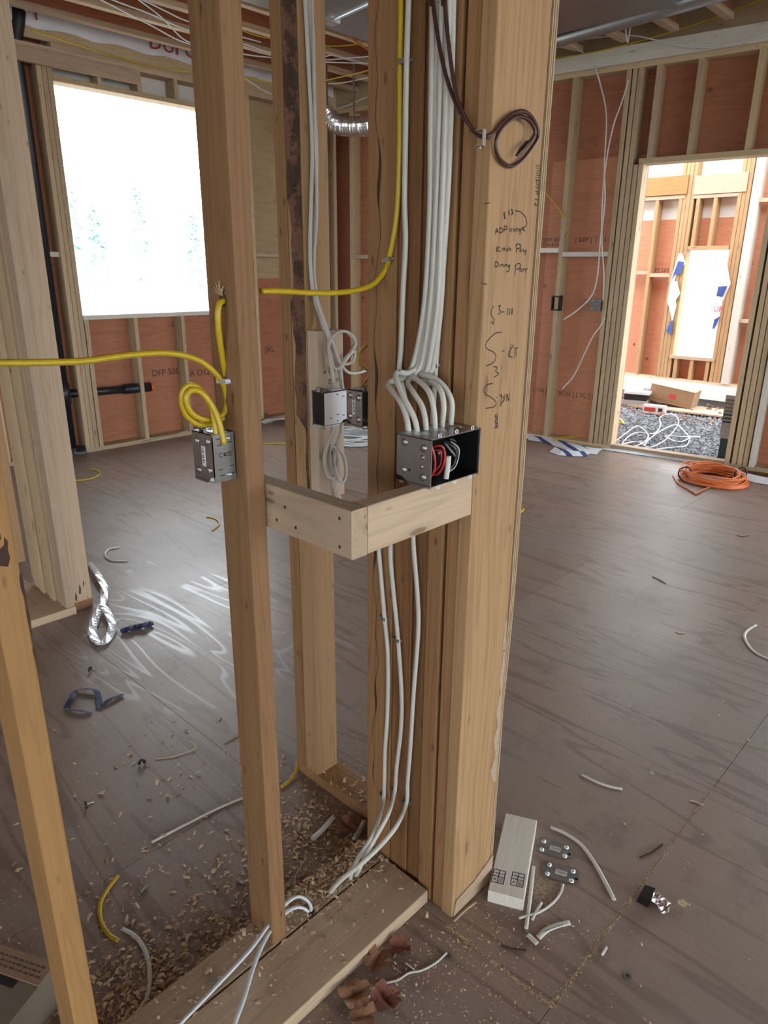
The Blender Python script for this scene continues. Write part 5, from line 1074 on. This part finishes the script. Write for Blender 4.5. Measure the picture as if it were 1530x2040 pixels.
for txt, px, py, sz in (('DFP 500', 1306, 538, 0.07), ('F. DO', 1470, 542, 0.09), ('TH', 1452, 655, 0.11), ('4', 1254, 688, 0.08)):
    s, z = ps(px, py); stamp(txt, sz, (s, 0.139, z), (1, 0, 0), (0, 0, 1), wp_, 'ink')
stamp('VIKSUN', 0.11, (wr_+0.523, -0.001, 0.62), (0, 0, 1), (-1, 0, 0), wp_, 'ink')
MB().box((-1.6, -0.05, 0.02), (2.0, -0.002, 0.205)).build('foundation_board', 'foam', wp_)
MB().box((-1.6, 0.0, PG-0.2), (2.0, 0.14, 0.199)).build('foundation', 'concrete', wp_)
# torn wrap left around the porch window
tw = thing('torn_house_wrap', 'torn white house wrap with blue print around the porch window', 'house wrap'); tw.matrix_basis = wp_.matrix_basis.copy()
def flap(poly, mat, y=-0.02):
    MB().prism([(s, y+0.004*math.sin(s*40), z) for s, z in [ps(*q) for q in poly]], (0, 0.003, 0)).build('flap', mat, tw)
y0_ = -0.014
flap([(1352, 520), (1364, 522), (1358, 545), (1345, 548), (1338, 560)], 'wrap_blue'); flap([(1338, 562), (1350, 560), (1356, 585), (1346, 600), (1336, 592)], 'wrap_plain', -0.02); flap([(1336, 640), (1342, 638), (1338, 668), (1328, 660)], 'wrap_blue')
flap([(1438, 530), (1452, 555), (1448, 570), (1432, 548)], 'wrap_plain'); flap([(1432, 570), (1450, 570), (1440, 592), (1428, 590)], 'wrap_blue', -0.02); flap([(1426, 592), (1440, 592), (1430, 640), (1422, 640)], 'wrap_plain', -0.02); flap([(1424, 636), (1436, 630), (1424, 655), (1420, 655)], 'wrap_blue')
flap([(1352, 505), (1360, 505), (1366, 525), (1350, 540), (1344, 560), (1348, 610), (1340, 640), (1330, 600), (1338, 552)], 'wrap_plain', -0.005)
flap([(1440, 510), (1446, 512), (1456, 565), (1440, 600), (1428, 660), (1424, 660), (1432, 600), (1440, 560)], 'wrap_plain', -0.005)
s, z = ps(1432, 616); stamp('UP', 0.10, (s, -0.028, z), (1, 0, 0), (0, 0, 1), tw, 'redprint', 'lettering')
# things standing in the yard
def yp(x, y, z=PG): return on_z(x, y, z)
pb = yp(1385, 823)
bd = thing('loose_sheet', 'pale flat sheet lying on the gravel under the carton', 'board', (yp(1385, 822).x, yp(1385, 822).y+0.25, PG+0.012), 0.1)
MB().box((-0.22, -0.75, 0), (0.26, 0.55, 0.02)).build('sheet', 'pale', bd)
c1 = yp(1338, 815); cb = thing('cardboard_box', 'brown cardboard box with a red mark, lying tilted on the pale sheet', 'box', (9.05, 3.60, PG+0.055), math.radians(-80))
cb.rotation_euler = (0, 0, 0); cb.matrix_basis = Matrix.Translation((yp(1338, 812).x, yp(1338, 812).y, PG+0.065)) @ Matrix.Rotation(math.radians(-84), 4, 'Z') @ Matrix.Rotation(math.radians(7), 4, 'Y')
MB().box((-0.27, -0.15, 0), (0.27, 0.15, 0.21)).build('body', 'card', cb)
MB().box((-0.27, -0.152, 0.035), (0.27, -0.150, 0.042)).build('tape', 'leaf', cb); MB().box((-0.273, -0.153, 0.208), (0.273, 0.153, 0.212)).build('top_flap', 'veneer', cb)
MB().box((-0.02, -0.1525, 0.07), (0.06, -0.1505, 0.13)).build('red_mark', 'redprint', cb)
pk = yp(1303, 824); pkg = thing('small_package', 'small white and red printed package on the gravel by the brown box', 'package', (pk.x, pk.y, PG+0.005), math.radians(-78))
MB().box((-0.13, -0.05, 0), (0.13, 0.05, 0.10)).build('body', 'paper', pkg); MB().box((-0.115, -0.0515, 0.025), (0.02, -0.050, 0.075)).build('red_label', 'redprint', pkg); MB().box((0.05, -0.0515, 0.03), (0.10, -0.05, 0.075)).build('dark_label', 'ink', pkg)
bn = yp(1266, 810); bin_ = thing('open_bin', 'black and clear plastic bin tipped on the gravel', 'bin', (bn.x, bn.y, PG+0.004), math.radians(-75))
MB().box((-0.14, -0.10, 0), (0.14, 0.10, 0.09)).build('base', 'grey_plastic', bin_); MB().box((-0.14, -0.09, 0.09), (0.14, 0.10, 0.17)).build('body', 'black', bin_); MB().box((-0.15, -0.11, 0.17), (0.17, 0.11, 0.20)).build('lid', 'plastic_film', bin_)
bu = yp(1290, 806); buk = thing('bucket', 'grey plastic pail beside the black bin', 'bucket', (bu.x, bu.y, PG+0.004))
MB().tube([(0, 0, 0), (0, 0, 0.2)], 0.075, sides=18, taper=[0.82, 1]).build('pail', 'grey_plastic', buk, True); MB().ring((0, 0, 0.2), (0, 0, 1), 0.076, 0.005, sides=18).build('rim', 'concrete', buk)
wt = thing('small_bottle', 'small white bottle between the pail and the brown box', 'bottle', tuple(yp(1301, 806))); MB().tube([(0, 0, 0.004), (0, 0, 0.10), (0, 0, 0.13), (0, 0, 0.16)], 0.035, sides=14, taper=[1, 1, 0.45, 0.4]).build('bottle', 'paper', wt, True)
hv = thing('louvred_unit', 'grey louvred unit with a dark teal foot leaning at the doorway jamb', 'unit'); hv.matrix_basis = wb.matrix_basis @ Matrix.Translation((1.93, 0.34, PG)) 
MB().box((-0.17, -0.12, 0.26), (0.2, 0.14, 0.64)).build('body', 'grey_plastic', hv); MB().box((-0.16, -0.11, 0.002), (0.2, 0.13, 0.26)).build('foot', 'teal', hv)
for k in range(7): MB().box((-0.165, -0.128, 0.40+k*0.032), (0.19, -0.12, 0.414+k*0.032)).build('louvre', 'black' if k < 3 else 'card_grey', hv)
wy = [(1225, 880), (1262, 852), (1275, 850), (1292, 870), (1268, 888), (1240, 884), (1265, 862), (1300, 864), (1315, 850), (1316, 830), (1342, 826), (1352, 842), (1330, 872), (1300, 890), (1285, 885), (1310, 862), (1345, 846), (1362, 858), (1372, 872), (1350, 880), (1325, 868), (1355, 870), (1394, 870)]
cable('tangle of white cable lying on the gravel outside the doorway', [yp(x, y, PG+0.02+0.03*math.sin(i*1.7)**2) for i, (x, y) in enumerate(wy)], 'cable_blue', 0.006, 0.005, sides=6)
cable('white cable strand along the gravel just beyond the sill', [yp(x, y, PG+0.02) for x, y in ((1225, 888), (1270, 880), (1290, 895), (1272, 900), (1330, 892), (1366, 888), (1375, 872))], 'cable_blue', 0.006, 0.005, sides=6)
cable('yellow cable scrap on the gravel by the jamb', [yp(x, y, PG+0.02) for x, y in ((1220, 832), (1234, 834), (1242, 842), (1230, 842))], 'yellow', 0.012, 0.01, sides=6)
# conifers beyond the openings, haze and glare put into their pale colours
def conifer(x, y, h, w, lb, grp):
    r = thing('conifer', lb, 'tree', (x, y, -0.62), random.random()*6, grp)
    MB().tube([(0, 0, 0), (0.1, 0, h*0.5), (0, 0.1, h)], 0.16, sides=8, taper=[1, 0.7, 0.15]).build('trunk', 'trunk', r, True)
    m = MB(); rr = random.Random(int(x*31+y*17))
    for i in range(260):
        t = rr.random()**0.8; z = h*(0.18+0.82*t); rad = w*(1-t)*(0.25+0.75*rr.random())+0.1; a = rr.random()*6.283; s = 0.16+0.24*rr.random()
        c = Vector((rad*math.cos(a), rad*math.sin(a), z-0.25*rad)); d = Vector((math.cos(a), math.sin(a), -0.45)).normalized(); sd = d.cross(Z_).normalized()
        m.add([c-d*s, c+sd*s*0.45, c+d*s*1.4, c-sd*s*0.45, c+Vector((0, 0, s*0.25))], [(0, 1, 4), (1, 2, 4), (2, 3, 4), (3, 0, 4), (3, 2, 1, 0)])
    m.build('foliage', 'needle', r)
for x, y, h, w in ((13.6, 34, 5.6, 0.9), (16.0, 36, 6.0, 0.9), (17.6, 37, 5.2, 0.9), (20.6, 38, 6.4, 0.7), (22.6, 36, 5.0, 0.7), (14.6, 40, 8.0, 0.8)): conifer(x, y, h, w, 'conifer seen through the window opening, glare painted in as paleness', 'conifers beyond the window')
for x, y, h, w in ((27, 11.4, 8.5, 0.8), (34, 12.6, 10, 0.9), (30, 9.4, 9, 0.8)): conifer(x, y, h, w, 'conifer seen through the porch window, glare painted in as paleness', 'conifers beyond the porch')
